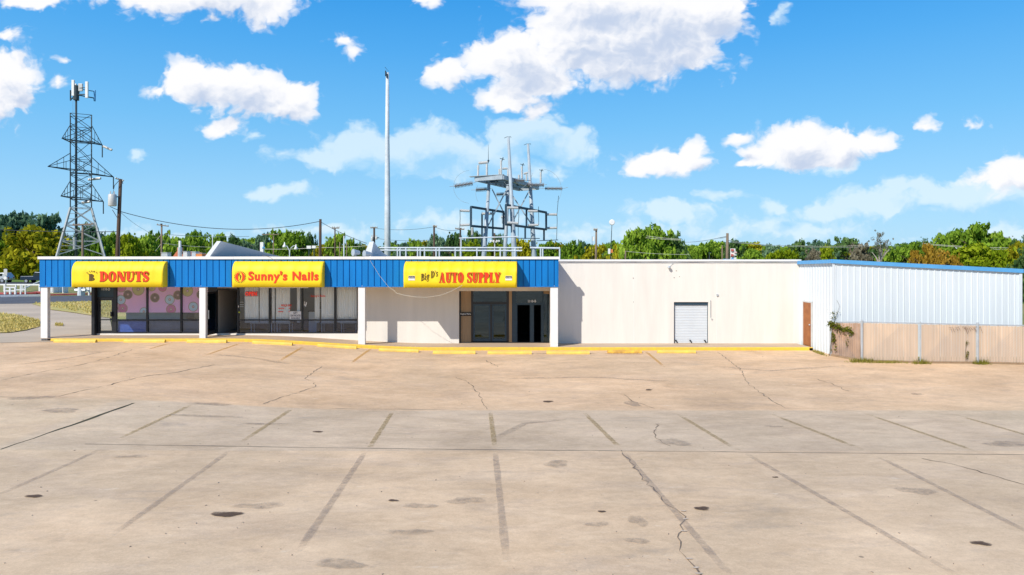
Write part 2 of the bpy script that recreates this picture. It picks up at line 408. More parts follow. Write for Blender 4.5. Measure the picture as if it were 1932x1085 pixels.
def ribbon(pts, w, off, jit=0.0, wj=0.0, soft=False, step=.35, ends=True, rnd=random):
    """strip on the ground along pts (x, y); soft adds fading borders"""
    P = []
    for a, b in zip(pts, pts[1:]):
        n = max(1, int((Vector(b[:2]) - Vector(a[:2])).length / step))
        for i in range(n):
            t = i / n; P.append(Vector((a[0] + (b[0] - a[0]) * t, a[1] + (b[1] - a[1]) * t)))
    P.append(Vector(pts[-1][:2]))
    m = MB(); fade = []
    prof = (-1, -.6, .6, 1) if soft else (-1, 1)
    for i, p in enumerate(P):
        d = (P[min(i + 1, len(P) - 1)] - P[max(i - 1, 0)]).normalized(); nrm = Vector((-d.y, d.x))
        q = p + nrm * rnd.uniform(-jit, jit); ww = w / 2 * (1 + rnd.uniform(-wj, wj))
        for s in prof:
            c = q + nrm * s * ww; m.v.append((c.x, c.y, G(c.x, c.y) + off))
            e = min(1, min(i, len(P) - 1 - i) / 3) if ends else 1
            fade.append((0 if abs(s) == 1 else 1) * e)
    k = len(prof)
    for i in range(len(P) - 1):
        for j in range(k - 1): m.f.append((i * k + j, i * k + j + 1, (i + 1) * k + j + 1, (i + 1) * k + j))
    if soft: m.fade = fade
    return m

def blot(c, rx, ry, off, rnd, n=22):
    m = MB(); fade = []
    ph = [rnd.uniform(0, 6.28) for _ in range(4)]
    for ring, fd in ((0, 1), (.45, 1), (.8, .7), (1, 0)):
        for k in range(n):
            a = 2 * math.pi * k / n
            r = ring * (1 + .16 * math.sin(2 * a + ph[0]) + .12 * math.sin(3 * a + ph[1]) + .07 * math.sin(5 * a + ph[2]))
            x, y = c[0] + rx * r * math.cos(a), c[1] + ry * r * math.sin(a)
            m.v.append((x, y, G(x, y) + off)); fade.append(fd)
    for i in range(3):
        for k in range(n): m.f.append((i * n + k, i * n + (k + 1) % n, (i + 1) * n + (k + 1) % n, (i + 1) * n + k))
    m.fade = fade; return m

def textmesh(body, x0, x1, z0, z1, y, depth=.006, bold=0.0, shear=0.0):
    cu = bpy.data.curves.new('t', 'FONT'); cu.body = body; cu.extrude = .02; cu.offset = bold; cu.resolution_u = 3; cu.space_character = 1.12 if bold > .02 else 1.0
    ob = bpy.data.objects.new('t', cu); COL.objects.link(ob)
    dg = bpy.context.evaluated_depsgraph_get(); me = bpy.data.meshes.new_from_object(ob.evaluated_get(dg))
    vs = [v.co.copy() for v in me.vertices]; fs = [tuple(p.vertices) for p in me.polygons]
    bpy.data.objects.remove(ob); bpy.data.curves.remove(cu); bpy.data.meshes.remove(me)
    a, b = min(v.x for v in vs), max(v.x for v in vs); c, d = min(v.y for v in vs), max(v.y for v in vs)
    m = MB()
    m.add([(x0 + (v.x - a) / (b - a) * (x1 - x0) + shear * (v.y - c) / (d - c), y + (-.5 if v.z > 0 else .5) * depth, z0 + (v.y - c) / (d - c) * (z1 - z0)) for v in vs], fs)
    return m

# serif show letters, each a handful of outlines in a box of height 1
def _rect(x0, x1, y0, y1): return [(x0, y0), (x1, y0), (x1, y1), (x0, y1)]
def _ring(cx, cy, rx, ry, ix, iy, a0=0, a1=360, n=16):
    out = []
    for k in range(n):
        t0, t1 = R(a0 + (a1 - a0) * k / n), R(a0 + (a1 - a0) * (k + 1) / n)
        out.append([(cx + rx * math.cos(t0), cy + ry * math.sin(t0)), (cx + rx * math.cos(t1), cy + ry * math.sin(t1)),
                    (cx + ix * math.cos(t1), cy + iy * math.sin(t1)), (cx + ix * math.cos(t0), cy + iy * math.sin(t0))])
    return out
def _S(w, h, t, th):
    C = [(.90, .74), (.82, .88), (.66, .955), (.46, .96), (.27, .90), (.17, .77), (.24, .64), (.42, .55), (.62, .46), (.80, .35), (.85, .22), (.74, .10), (.55, .04), (.34, .05), (.18, .13), (.10, .28)]
    pts = [(x * w, y * h) for x, y in C]; n = len(pts); out = []; nr = []
    for k in range(n):
        a, b = pts[max(k - 1, 0)], pts[min(k + 1, n - 1)]; dx, dy = b[0] - a[0], b[1] - a[1]; l = math.hypot(dx, dy); nr.append((-dy / l, dx / l))
    def wd(i): return .5 * (th * .9 + (t - th) * math.exp(-((i - 7.5) / 3.6) ** 2) + .25 * t * (1 if i in (0, n - 1) else 0))
    for k in range(n - 1):
        (ax, ay), (bx, by) = pts[k], pts[k + 1]; wa, wb = wd(k), wd(k + 1); (nx, ny), (mx, my) = nr[k], nr[k + 1]
        out.append([(ax - nx * wa, ay - ny * wa), (bx - mx * wb, by - my * wb), (bx + mx * wb, by + my * wb), (ax + nx * wa, ay + ny * wa)])
    return out + [_rect(w * .80, w * .93, h * .66, h * 1.0), _rect(w * .06, w * .19, 0, h * .34)]
def glyph(ch, t, th, w):
    sf = .07
    if ch == 'D': return [_rect(.06, .06 + t, 0, 1), _rect(0, .12 + t, 0, th), _rect(0, .12 + t, 1 - th, 1)] + _ring(.06 + t * .8, .5, w - .06 - t * .8, .5, w - .06 - t * 1.75, .5 - th, -90, 90)
    if ch == 'O': return _ring(w / 2, .5, w / 2, .52, w / 2 - t * .95, .52 - th, 0, 360, 24)
    if ch == 'N': return [_rect(.06, .06 + th, 0, 1), _rect(w - .06 - th, w - .06, 0, 1), [(.02, 1), (.06 + t, 1), (w - .06, 0), (w - .06 - t, 0)], _rect(0, .2, 0, sf), _rect(w - .24, w, 1 - sf, 1)]
    if ch == 'U': return [_rect(.06, .06 + t, .32, 1), _rect(w - .08 - th, w - .08, .32, 1), _rect(0, .12 + t, 1 - sf, 1), _rect(w - .2 - th, w, 1 - sf, 1)] + _ring((w - .02) / 2, .34, (w - .14) / 2, .36, (w - .14) / 2 - (t + th) / 2, .36 - th * 1.3, 180, 360)
    if ch == 'T': return [_rect(w / 2 - t / 2, w / 2 + t / 2, 0, 1), _rect(0, w, 1 - th, 1), [(0, 1), (th * .8, 1), (th * .5, .7), (0, .7)], [(w - th * .8, 1), (w, 1), (w, .7), (w - th * .5, .7)], _rect(w / 2 - t * .8, w / 2 + t * .8, 0, sf)]
    if ch == 'S': return _S(w, 1, t, th)
    if ch == 'A': return [[(w * .08, 0), (w * .08 + th, 0), (w * .52, 1), (w * .44, 1)], [(w * .92 - t, 0), (w * .92, 0), (w * .58, 1), (w * .40, 1)], _rect(w * .2, w * .6, .28, .28 + th), _rect(0, w * .3, 0, sf), _rect(w * .55, w, 0, sf)]
    if ch == 'P': return [_rect(.06, .06 + t, 0, 1), _rect(0, .12 + t, 0, sf), _rect(0, .1 + t, 1 - th, 1)] + _ring(.06 + t * .8, .72, w - .06 - t * .8, .28, w - .06 - t * 1.7, .28 - th, -90, 90)
    if ch == 'L': return [_rect(.06, .06 + t, 0, 1), _rect(0, .12 + t, 1 - sf, 1), _rect(0, w, 0, th), [(w - th * .7, 0), (w, 0), (w, .32), (w - th * .3, .32)]]
    if ch == 'Y': return [[(0, 1), (t, 1), (w / 2 + t * .45, .42), (w / 2 - t * .5, .42)], [(w - th * 1.2, 1), (w, 1), (w / 2 + t * .45, .42), (w / 2 + t * .1, .42)], _rect(w / 2 - t * .45, w / 2 + t * .45, 0, .46), _rect(w / 2 - t * .8, w / 2 + t * .8, 0, sf), _rect(w - .22, w + .04, 1 - sf, 1)]
    if ch == 'B': return [_rect(.06, .06 + t, 0, 1), _rect(0, .1 + t, 0, th), _rect(0, .1 + t, 1 - th, 1)] + _ring(.06 + t * .8, .745, w * .9 - .06 - t * .8, .255, w * .9 - .06 - t * 1.75, .255 - th, -90, 90) + _ring(.06 + t * .8, .275, w - .06 - t * .8, .275, w - .06 - t * 1.75, .275 - th, -90, 90)
    if ch == 'i': return [_rect(.05, .05 + t, 0, .62), _rect(0, .1 + t, 0, sf), _rect(.05, .05 + t, .74, .92)]
    if ch == 'g': return _ring(w / 2, .36, w / 2, .27, w / 2 - t * .8, .27 - th, 0, 360) + [_rect(w - .16, w + .08, .52, .62)] + _ring(w / 2, -.12, w / 2, .2, w / 2 - th, .2 - th, 0, 360)
    if ch == "'": return [[(0, 1), (t * .8, 1), (t * .4, .68), (.02, .68)]]
    if ch == 's': return _S(w, .64, t * .8, th * .8)
    return []
def serif(word, x0, x1, z0, z1, y, t=.26, th=.09, widths=None, slope=0.0, dx=0, dz=0, depth=.008):
    """word set in a box x0..x1, z0..z1 on a sign face at y"""
    dw = {'D': .82, 'O': .82, 'N': .9, 'U': .84, 'T': .74, 'S': .62, 'A': .84, 'P': .68, 'L': .66, 'Y': .8, 'B': .74, 'i': .36, 'g': .56, "'": .22, 's': .42, ' ': .34}
    if widths: dw.update(widths)
    tot = sum(dw[c] + .07 for c in word) - .07; kx = (x1 - x0) / tot; kz = z1 - z0; m = MB(); cur = 0; n = 0
    for c in word:
        for poly in glyph(c, t, th, dw[c]):
            n += 1; yy = y - .0004 * (n % 5)
            pts = [(x0 + dx + (cur + p[0]) * kx, z0 + dz + p[1] * kz + slope * (cur + p[0]) * kx) for p in poly]
            ar = sum(pts[i][0] * pts[(i + 1) % len(pts)][1] - pts[(i + 1) % len(pts)][0] * pts[i][1] for i in range(len(pts)))
            if abs(ar) < 1e-7: continue
            m.prism(pts, 1, yy - depth, yy)
        cur += dw[c] + .07
    return m

# ------------------------------------------------------------------ ground
def grid(xs, ys, off, f=G):
    b = MB(); nx = len(xs)
    b.v = [(x, y, f(x, y) + off) for y in ys for x in xs]
    b.f = [(j * nx + i, j * nx + i + 1, (j + 1) * nx + i + 1, (j + 1) * nx + i) for j in range(len(ys) - 1) for i in range(nx - 1)]
    return b
def frange(a, b, s): return [a + s * k for k in range(int(round((b - a) / s)) + 1)]
gx = [-1500, -700, -350, -200] + frange(-140, 140, 4) + [200, 350, 700, 1500]
gy = [-900, -400, -200, -100, -70] + frange(-60, 10, 5) + frange(11, 36, 1) + frange(40, 160, 4) + [200, 300, 500, 900, 2000]
tag(grid(gx, gy, -.05).build('ground', 'field', smooth=True), 'grassy ground spreading behind the shops to the trees', 'ground', kind='structure')
lot = drape([(-64, -45), (60, -45), (60, 27.4), (15.2, 27.4), (13.72, 29.2), (13.5, 31.2), (-21.3, 31.2), (-21.3, 33), (-64, 33)], 0, 1.0).build('parking_lot', 'lot', smooth=True)
tag(lot, 'worn tan concrete parking lot with cracks and faded stripes', 'parking lot', kind='structure')
rr = random.Random(3)
def gp(*pts): return [tuple(hit(x, y)) for x, y in pts]
def part_rib(name, m, pts, w, off=.004, **k): return ribbon(gp(*pts), w, off, rnd=rr, **k).build(name, m, lot)
part_rib('expansion_joint', 'joint', [(0, 749), (262, 757), (740, 772), (966, 775), (1450, 775), (1932, 776)], .035, jit=.006, wj=.5)
part_rib('expansion_joint', 'joint', [(160, 838), (430, 842), (860, 848), (1400, 853), (1932, 858)], .03, jit=.008, wj=.6)
part_rib('expansion_joint', 'mossjoint', [(262, 757), (190, 783), (90, 818), (0, 848)], .075, jit=.02, wj=.6)
for seg, mm in (([(743, 773), (695, 848)], 'st_olive'), ([(694, 846), (548, 1062)], 'st_violet'), ([(925, 776), (934, 848)], 'st_olive'), ([(933.5, 846), (958, 1085)], 'st_violet'),
           ([(1100, 777), (1172, 848)], 'st_olive'), ([(1171, 847), (1380, 1090)], 'st_violet'), ([(557, 767), (452, 836)], 'st_olive'), ([(440, 846), (180, 1032)], 'st_violet'),
           ([(367, 762), (215, 832)], 'st_olive'), ([(205, 840), (-30, 946)], 'st_violet'), ([(1276, 780), (1392, 850)], 'st_olive'), ([(1400, 852), (1830, 1100)], 'st_violet'),
           ([(1451, 780), (1636, 852)], 'st_olive'), ([(1645, 856), (1990, 1030)], 'st_violet'), ([(1631, 780), (1866, 860)], 'st_olive'), ([(1800, 782), (2010, 842)], 'st_olive')):
    w = .12 if mm == 'st_olive' else .115
    part_rib('parking_stripe', mm, seg, w * 1.25, soft=True, off=.008)
for seg in ([(460, 646), (378, 674)], [(575, 653), (524, 683)], [(703, 656), (660, 687)], [(1215, 661), (1255, 694)], [(330, 645), (270, 662)]):
    part_rib('parking_stripe', 'st_yellow', seg, .15, soft=True, off=.008)
for pts in ([(0, 718), (60, 705), (120, 695), (180, 682), (250, 660)], [(110, 748), (200, 728), (260, 712), (330, 703), (405, 688)],
            [(497, 762), (530, 750), (597, 730), (590, 720), (575, 715), (605, 692)], [(860, 712), (885, 722), (905, 745), (918, 772)],
            [(1355, 665), (1400, 700), (1412, 725), (1440, 745), (1480, 770)], [(1172, 850), (1215, 905), (1235, 925), (1262, 955), (1290, 975), (1285, 1000), (1283, 1030), (1300, 1060), (1330, 1098)],
            [(1536, 714), (1572, 725), (1600, 738)], [(1180, 745), (1195, 757), (1236, 772)], [(1240, 800), (1234, 822), (1262, 842)], [(1740, 865), (1815, 880), (1900, 905), (1932, 916)], [(915, 680), (940, 692)]):
    part_rib('crack', 'crack', pts, .022, off=.006, jit=.05, wj=.9, step=.16)
for (x, y) in ((1241, 800), (1235, 812), (1290, 965), (1293, 980), (1290, 1003), (1300, 1055), (1313, 1072), (1318, 1083), (1412, 722), (1440, 745)):
    blot(hit(x, y), .045, .025, .011, rr, 9).build('chip', stain_chip if False else M['chip'], lot)
for (x, y, a, b, mm) in ((427, 971, .21, .12, 'st_oil'), (64, 937, .13, .08, 'st_oil'), (742, 945, .08, .05, 'st_oil'), (1135, 966, .055, .04, 'st_oil'), (1224, 736, .12, .08, 'st_oil'),
                         (880, 945, .28, .16, 'st_grey'), (790, 955, .25, .12, 'st_grey'), (1203, 983, .13, .22, 'st_grey'), (1127, 990, .16, .10, 'st_grey'), (1203, 1021, .17, .09, 'st_grey'),
                         (1730, 927, .28, .2, 'st_grey'), (640, 1065, .30, .14, 'st_tyre'), (770, 1005, .3, .12, 'st_grey'), (488, 955, .35, .16, 'st_grey'), (1193, 762, .22, .3, 'st_tyre'),
                         (1034, 758, .16, .1, 'st_oil'), (1730, 744, .22, .12, 'st_grey'), (1900, 838, .5, .25, 'st_tyre'), (500, 800, .55, .12, 'st_tyre'), (385, 785, 1.2, .07, 'st_grey'),
                         (400, 763, .5, .16, 'st_tyre'), (60, 751, .7, .18, 'st_tyre'), (115, 775, .5, .22, 'st_tyre'), (250, 862, .32, .12, 'st_tyre'), (1460, 805, .25, .08, 'st_grey'), (1270, 835, .4, .3, 'st_tyre'),
                         (1325, 960, .14, .07, 'st_oil'), (1463, 901, .05, .03, 'st_oil'), (1850, 1026, .13, .07, 'st_oil'), (600, 815, .14, .06, 'st_oil'), (1050, 876, .25, .25, 'st_tyre'), (1070, 667, 1.3, .12, 'st_rust'), (1180, 668, .9, .1, 'st_rust')):
    blot(hit(x, y), a * 1.15, b * 1.3, .012, rr).build('stain', mm, lot)
for pts in ([(930, 830), (990, 800), (1080, 790)], [(1330, 690), (1450, 700), (1600, 690)], [(380, 668), (480, 676), (560, 690)], [(20, 690), (130, 676), (220, 660)], [(940, 715), (1120, 712), (1300, 722)]):
    part_rib('tyre_mark', 'st_drag', pts, .26, soft=True, off=.010, jit=.03)

# litter and chips on the lot: bits nobody would count
bits = MB()
for k in range(170):
    x, y = rr.uniform(0, 1932), 655 + 430 * rr.random() ** 1.3
    p = hit(x, y)
    if p.y > 29.6: continue
    s = rr.uniform(.004, .016); a = rr.uniform(0, 3.14)
    bits.bar(p + Vector((-s * math.cos(a), -s * math.sin(a), .006)), p + Vector((s * math.cos(a), s * math.sin(a), .006)), s * rr.uniform(.5, 1.2), .012)
tag(bits.build('gravel', mat('lot_grit', (.55, .45, .35), .9, scale=.6, col2=(.16, .12, .09))), 'loose grit and small chips scattered over the parking lot', 'gravel', kind='stuff')

# left of the shops: drive, road, lawns
def patch(name, m, pts, off, label, cat, kind='structure'):
    return tag(drape([(p[0], p[1]) for p in gp(*pts)], off, 2.0).build(name, m, smooth=True), label, cat, kind=kind)
patch('driveway', 'asphalt_old', [(-420, 640), (-420, 578), (0, 573.5), (75, 572.5), (200, 567), (215, 640), (97, 645), (-40, 648)], .012, 'grey driveway running from the lot to the road', 'driveway')
patch('road', 'asphalt', [(-420, 579), (0, 573.8), (75, 572.8), (178, 568.6), (300, 563), (300, 554), (178, 557.6), (75, 559.8), (-420, 566)], .02, 'dark asphalt road beyond the driveway', 'road')
patch('far_road', 'asphalt', [(-420, 539), (75, 537.5), (400, 536), (400, 531.8), (75, 533.2), (-420, 534)], .02, 'second road where the cars drive', 'road')
patch('turning_area', 'asphalt', [(-420, 565), (0, 559.5), (52, 558.3), (52, 555.8), (-420, 557)], .03, 'dark asphalt strip inside the white railings', 'road')
def kerbline(name, m, pts, w, h, label):
    b = MB(); P = [Vector(p) for p in gp(*pts)]
    for a, c in zip(P, P[1:]): b.bar(a + Vector((0, 0, h / 2)), c + Vector((0, 0, h / 2)), w, h)
    return tag(b.build(name, m), label, 'kerb', kind='structure')
kerbline('white_kerb', 'white', [(-420, 566), (0, 561), (75, 559)], .35, .16, 'pale kerb along the far side of the road')
kerbline('red_kerb', 'redkerb', [(-420, 556), (20, 555.2), (68, 554.2), (78, 552.5)], .9, .16, 'red painted kerb beside the white railings')
kerbline('red_kerb', 'redkerb', [(92, 557.5), (150, 556), (178, 555)], .5, .12, 'faded red kerb behind the white corner pillar')
patch('lawn', 'lawn', [(-60, 590), (0, 592), (35, 595), (60, 601), (76, 607), (74, 617), (50, 624), (20, 628.5), (-60, 632)], .05, 'dry yellow grass patch left of the corner pillar', 'lawn')
patch('lawn', 'lawn', [(60, 574), (75, 572), (120, 570.5), (178, 569), (240, 566), (240, 606), (178, 597), (140, 591), (97, 585.5), (75, 578.5)], .05, 'dry grass verge between driveway and road', 'lawn')
patch('verge', 'verge', [(-420, 533), (0, 532.8), (75, 532.4), (400, 531), (400, 518), (-420, 518)], .03, 'bright green verge behind the far road', 'lawn')
gr = MB(); gr2 = random.Random(5)
def blades(m, px0, px1, py0, py1, n, h, test=None):
    for _ in range(n):
        x, y = gr2.uniform(px0, px1), gr2.uniform(py0, py1)
        if test and not test(x, y): continue
        p = hit(x, y); a = gr2.uniform(0, 3.14); hh = h * gr2.uniform(.4, 1.3); w = hh * .35
        d = Vector((math.cos(a) * w, math.sin(a) * w, 0)); l = Vector((gr2.uniform(-.4, .4) * hh, gr2.uniform(-.4, .4) * hh, hh))
        q = p + Vector((0, 0, .04)); m.add([q - d, q + d, q + l], [(0, 1, 2)])
blades(gr, 0, 76, 591, 629, 2200, .12, lambda x, y: y > 591 + x * .18 and y < 629 - max(0, x - 20) * .2)
blades(gr, 62, 215, 569, 600, 2600, .13, lambda x, y: y < 573 + (x - 60) * .19 and y > 573 - (x - 60) * .03)
blades(gr, 104, 119, 612, 616, 160, .10)
tag(gr.build('grass', 'dryleaf'), 'dry yellow and green grass beside the driveway', 'grass', kind='stuff')

# pavement and its yellow kerb
sw = MB(); xs = frange(-21.25, 13.4, .35)
def Sw(x, y): return S(x) - .05 * sm(30.6, YW, y)
sg = grid(xs, [30.52, 31.1, 31.7, YW + .3], 0, Sw)
tag(sg.build('pavement', 'walk', smooth=True), 'concrete pavement under the shop canopy', 'pavement', kind='structure')
kb = MB(); n = len(xs)
kx = [x for x in xs if x > -20.85]
for i, x in enumerate(kx):
    z = S(x); g = G(x, 30.4) - .06
    kb.v += [(x, 30.40, g), (x, 30.40, z - .02), (x, 30.42, z + .004), (x, 30.54, z + .006), (x, 30.54, z - .15)]
    if i: kb.f += [((i - 1) * 5 + j, i * 5 + j, i * 5 + j + 1, (i - 1) * 5 + j + 1) for j in range(4)]
kb.box(13.25, 13.4, 30.4, 30.55, -.2, .05)
tag(kb.build('kerb', 'kerb'), 'yellow painted kerb along the pavement', 'kerb', kind='structure')

# ------------------------------------------------------------------ wheel stops
def make_stop(mm):
    r = thing('parking_stop', (0, 0, 0), '', '')
    m = MB(); nn = 12
    prof = [(-.085, 0), (.085, 0), (.085, .055), (.045, .125), (-.045, .125), (-.085, .055)]
    m.prism(prof, 0, -.92, .92); m.build('concrete_bar', mm, r)
    for x in (-.62, .62): MB().tube([(x, 0, .10), (x, 0, .131)], .016, 8).build('pin', 'galv', r)
    return r
stops = [(103, 646, 182, 646, 'pale yellow concrete parking stop by the white corner pillar'), (235, 646, 312, 646, 'pale yellow parking stop below the donut shop windows'),
         (354, 646.5, 428, 646.5, 'yellow parking stop at the foot of the second white pillar'), (477, 648, 552, 651.5, 'yellow parking stop in front of the nail salon sign OPEN window'),
         (600, 653.5, 675, 657, 'yellow parking stop just left of the third white pillar'), (718, 660, 790, 664.5, 'tilting yellow parking stop just right of the third white pillar'),
         (817, 667.5, 897, 667.5, 'yellow parking stop left of the auto shop glass doors'), (920, 668, 1003, 668, 'yellow parking stop in front of the auto shop glass doors'),
         (1031, 668, 1112, 668, 'yellow parking stop at the foot of the rightmost white pillar'), (1146, 666, 1210, 665.5, 'chipped rust stained parking stop left of the roll-up door'),
         (1240, 666, 1312, 666, 'bright yellow parking stop in front of the roll-up door')]
sp0 = make_stop('stop'); sp1 = make_stop('stop_worn')
for i, (xa, ya, xb, yb, lab) in enumerate(stops):
    o = sp0 if i == 0 else (sp1 if i == 9 else copy_tree(sp0))
    a, b = hit(xa, ya), hit(xb, yb); a.y = b.y = min(a.y, b.y, 30.12); a.z, b.z = G(a.x, a.y), G(b.x, b.y)
    o.location = (a + b) / 2; d = b - a
    o.rotation_euler = (0, -math.atan2(d.z, d.x), 0.004 * ((i * 7) % 5 - 2)); o.scale = (d.length / 1.84, 1, 1)
    tag(o, lab, 'parking stop', 'yellow parking stops along the kerb')

# ------------------------------------------------------------------ shop building
def xw(px): return (px - CX) / F * YW
def zw(py): return CZ - (py - HY) / F * YW
def xf(px): return (px - CX) / F * YF
def zf(py): return CZ - (py - HY) / F * YF
shop = thing('shop_building', (-9, 39, 0), 'low shop building with blue metal fascia, white pillars and glass storefronts', 'shop building')
XL, XR = -21.24, 2.09
YB = 47.0
zb_, zt_ = 2.76, 3.98
# fascia: flat pans between sunk seams
fm = MB(); x = XL; pr = []
pitch = .279
while x < XR:
    x2 = min(x + pitch, XR)
    pr += [(x, YF), (x2 - .036, YF), (x2 - .034, YF + .05), (x2 - .002, YF + .05)]; x = x2 + 1e-6
pr.append((XR, YF)); nP = len(pr)
fm.v = [(p[0], p[1], zb_) for p in pr] + [(p[0], p[1], zt_) for p in pr]
fm.f = [(i, i + 1, nP + i + 1, nP + i) for i in range(nP - 1)]
fm.box(XL, XR, YF + .055, YF + .12, zb_ + .002, zt_)
fm.box(XL - .002, XL + .03, YF + .002, YW + 1, zb_ + .004, zt_); fm.box(XR - .03, XR + .002, YF + .002, YW - .004, zb_ + .004, zt_)
fas = fm.build('fascia', 'blue', shop)
MB().box(XL - .01, XR + .01, YF - .02, YF + .03, zb_ - .035, zb_ - .001).build('fascia_edge_trim', 'blue', fas)
cp = MB()
for i in range(24):    # coping in slightly uneven lengths
    a = XL - .06 + (XR - XL + .12) * i / 24; b = XL - .06 + (XR - XL + .12) * (i + 1) / 24
    d = rr.uniform(-.006, .006); cp.box(a, b - .004, YF - .06 + d, YF + .22, zt_ - .005, zt_ + .115 + d)
cp.build('coping', 'white', shop)
MB().box(XL + .02, XR - .02, YF + .13, YW - .003, zb_ + .03, zb_ + .09).build('soffit', 'soffit', shop)
MB().box(XL + .02, XR - .001, YF + .24, YB, 3.86, 4.0).build('roof', 'roof', shop)
# walls
wl = MB(); T = .22
XA = xw(178); XBn = xw(675); XC = xw(866); XD = xw(1038)
Ztop = zb_ + .028
wl.box(XBn, XC, YW, YW + T, -.4, Ztop)                      # wide plaster bay
wl.box(XC, XD, YW, YW + T, 2.46, Ztop)                     # above the auto shop opening
wl.box(XD, XR + .02, YW, YW + T, -.4, Ztop)
wl.box(XA + .02, XBn, YW + .01, YW + T, -.4, .455)           # low wall under the windows
wl.box(XA, XA + T, YW + 4.4, YB, -.4, 3.86); wl.box(XA, XA + T, YW + .22, YW + 4.4, -.4, .45); wl.box(XA, XA + T, YW + .22, YW + 4.4, 2.75, 3.86)                # left end
wl.box(XA, XR, YB, YB + T, -.4, 3.86)
wl.box(XA, XR, YW + .03, YW + T, Ztop + .1, 3.86)
wl.box(XR - .32, XR - .03, YF + .235, YW - .002, -.3, Ztop)
wl.build('wall', 'plaster', shop)
# the pillars
for k, (a, b, bot) in enumerate(((76, 89, 0), (375.5, 387.5, 0), (675.5, 688.5, 0), (1038.5, 1053, 0))):
    x0, x1 = xf(a), xf(b); p = MB(); zz = S((x0 + x1) / 2)
    p.box(x0, x1, YF + .02, YF + .22, zz - .25 if k == 0 else zz - .12, zb_ + .03)
    o = p.build('pillar', 'white', shop)
    bv = o.modifiers.new('edge', 'BEVEL'); bv.width = .012; bv.segments = 2
# rooms behind the glass
rm = MB()
rm.box(XA + T, XC - .01, YW + T + .005, 40, .36, .43); 
rm.build('interior_floor', 'intfloor', shop)
rw = MB(); rw.box(XA + T, XC - .01, 39.9, 40, .43, 3.3); rw.box(xw(404), xw(404) + .1, YW + .3, 39.9, .43, 3.3); rw.box(XC - .12, XC - .02, YW + .3, 39.9, .43, 3.3)
rw.build('interior_wall', 'intwall', shop)
MB().box(XA + T, XD + .3, YW + .3, 40.2, 3.0, 3.06).build('interior_ceiling', 'intwall', shop)
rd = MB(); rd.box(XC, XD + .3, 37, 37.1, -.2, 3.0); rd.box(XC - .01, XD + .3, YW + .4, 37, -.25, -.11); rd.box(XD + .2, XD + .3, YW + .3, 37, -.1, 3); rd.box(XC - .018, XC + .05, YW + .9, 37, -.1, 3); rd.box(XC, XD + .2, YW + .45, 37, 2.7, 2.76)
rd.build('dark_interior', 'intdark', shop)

# ---- storefronts
def frame_part(rects, name, m, parent, y0=YW + .02, y1=YW + .12):
    b = MB()
    for k, (a, c, d, e) in enumerate(rects):
        q = .002 * (k % 4); b.box(xw(a), xw(c), y0 + q, y1 + q, zw(e), zw(d))
    return b.build(name, m, parent)
def pane(a, c, d, e, m, parent, y=YW + .07, name='pane'):
    return MB().box(xw(a), xw(c), y, y + .008, zw(e), zw(d)).build(name, m, parent)
def text_part(s, a, c, d, e, y, m, parent, name='lettering', bold=0.0, depth=.006):
    return textmesh(s, xw(a), xw(c), zw(e), zw(d), y, depth, bold).build(name, m, parent)
TOP = 536.5
# donut shop
for y in (YW + .24, YW + 1.6, YW + 3.0, YW + 4.34): MB().box(XA + .06, XA + .14, y, y + .06, .45, 2.75).build('mullion', 'dark', shop)
MB().box(XA + .09, XA + .1, YW + .3, YW + 4.34, .46, 2.74).build('window', 'glass', shop)
wf = frame_part([(175.5, 183, TOP, 629.5), (213.5, 219.2, TOP, 629), (183, 213.5, 560.5, 563.5), (275, 278.2, TOP, 629), (339.5, 342.6, TOP, 629), (219.2, 275, 602.8, 605.4), (278.2, 339.5, 602.8, 605.4), (342.6, 404, 602.8, 605.4), (219.2, 404, 626.8, 629.6), (392, 395, TOP, 626.8), (219.2, 404, TOP, 539.5)], 'window_frame', 'dark', shop)
MB().box(XA - .03, XA + .11, YW - .18, YW + .02, .40, 2.79).build('corner_post', 'dark', shop)
for a, c in ((219.2, 275), (278.2, 339.5), (342.6, 392)):
    w = pane(a, c, 539.5, 602.8, 'glass', shop, name='window')
    pane(a, c, 605.4, 626.8, 'glasslow', w, name='pane')
dr = frame_part([(184, 187, 563.8, 628.5), (210, 213.3, 563.8, 628.5), (187, 210, 563.8, 567), (187, 210, 624, 628.5), (187, 210, 602.6, 604.4)], 'door', 'dark', shop, YW + .03, YW + .08)
pane(187, 210, 567, 624, 'glass', dr, YW + .055, 'door_pane')
MB().box(xw(209.4), xw(212.6), YW - .06, YW + .03, zw(597), zw(588)).build('door_handle', 'black', dr)
tr = MB().box(xw(183), xw(213.5), YW + .05, YW + .07, zw(560.5), zw(538)).build('transom', 'steelblue', shop)
text_part('1110-D', 191, 206.5, 543.3, 548.2, YW + .046, 'white', tr, bold=.02)
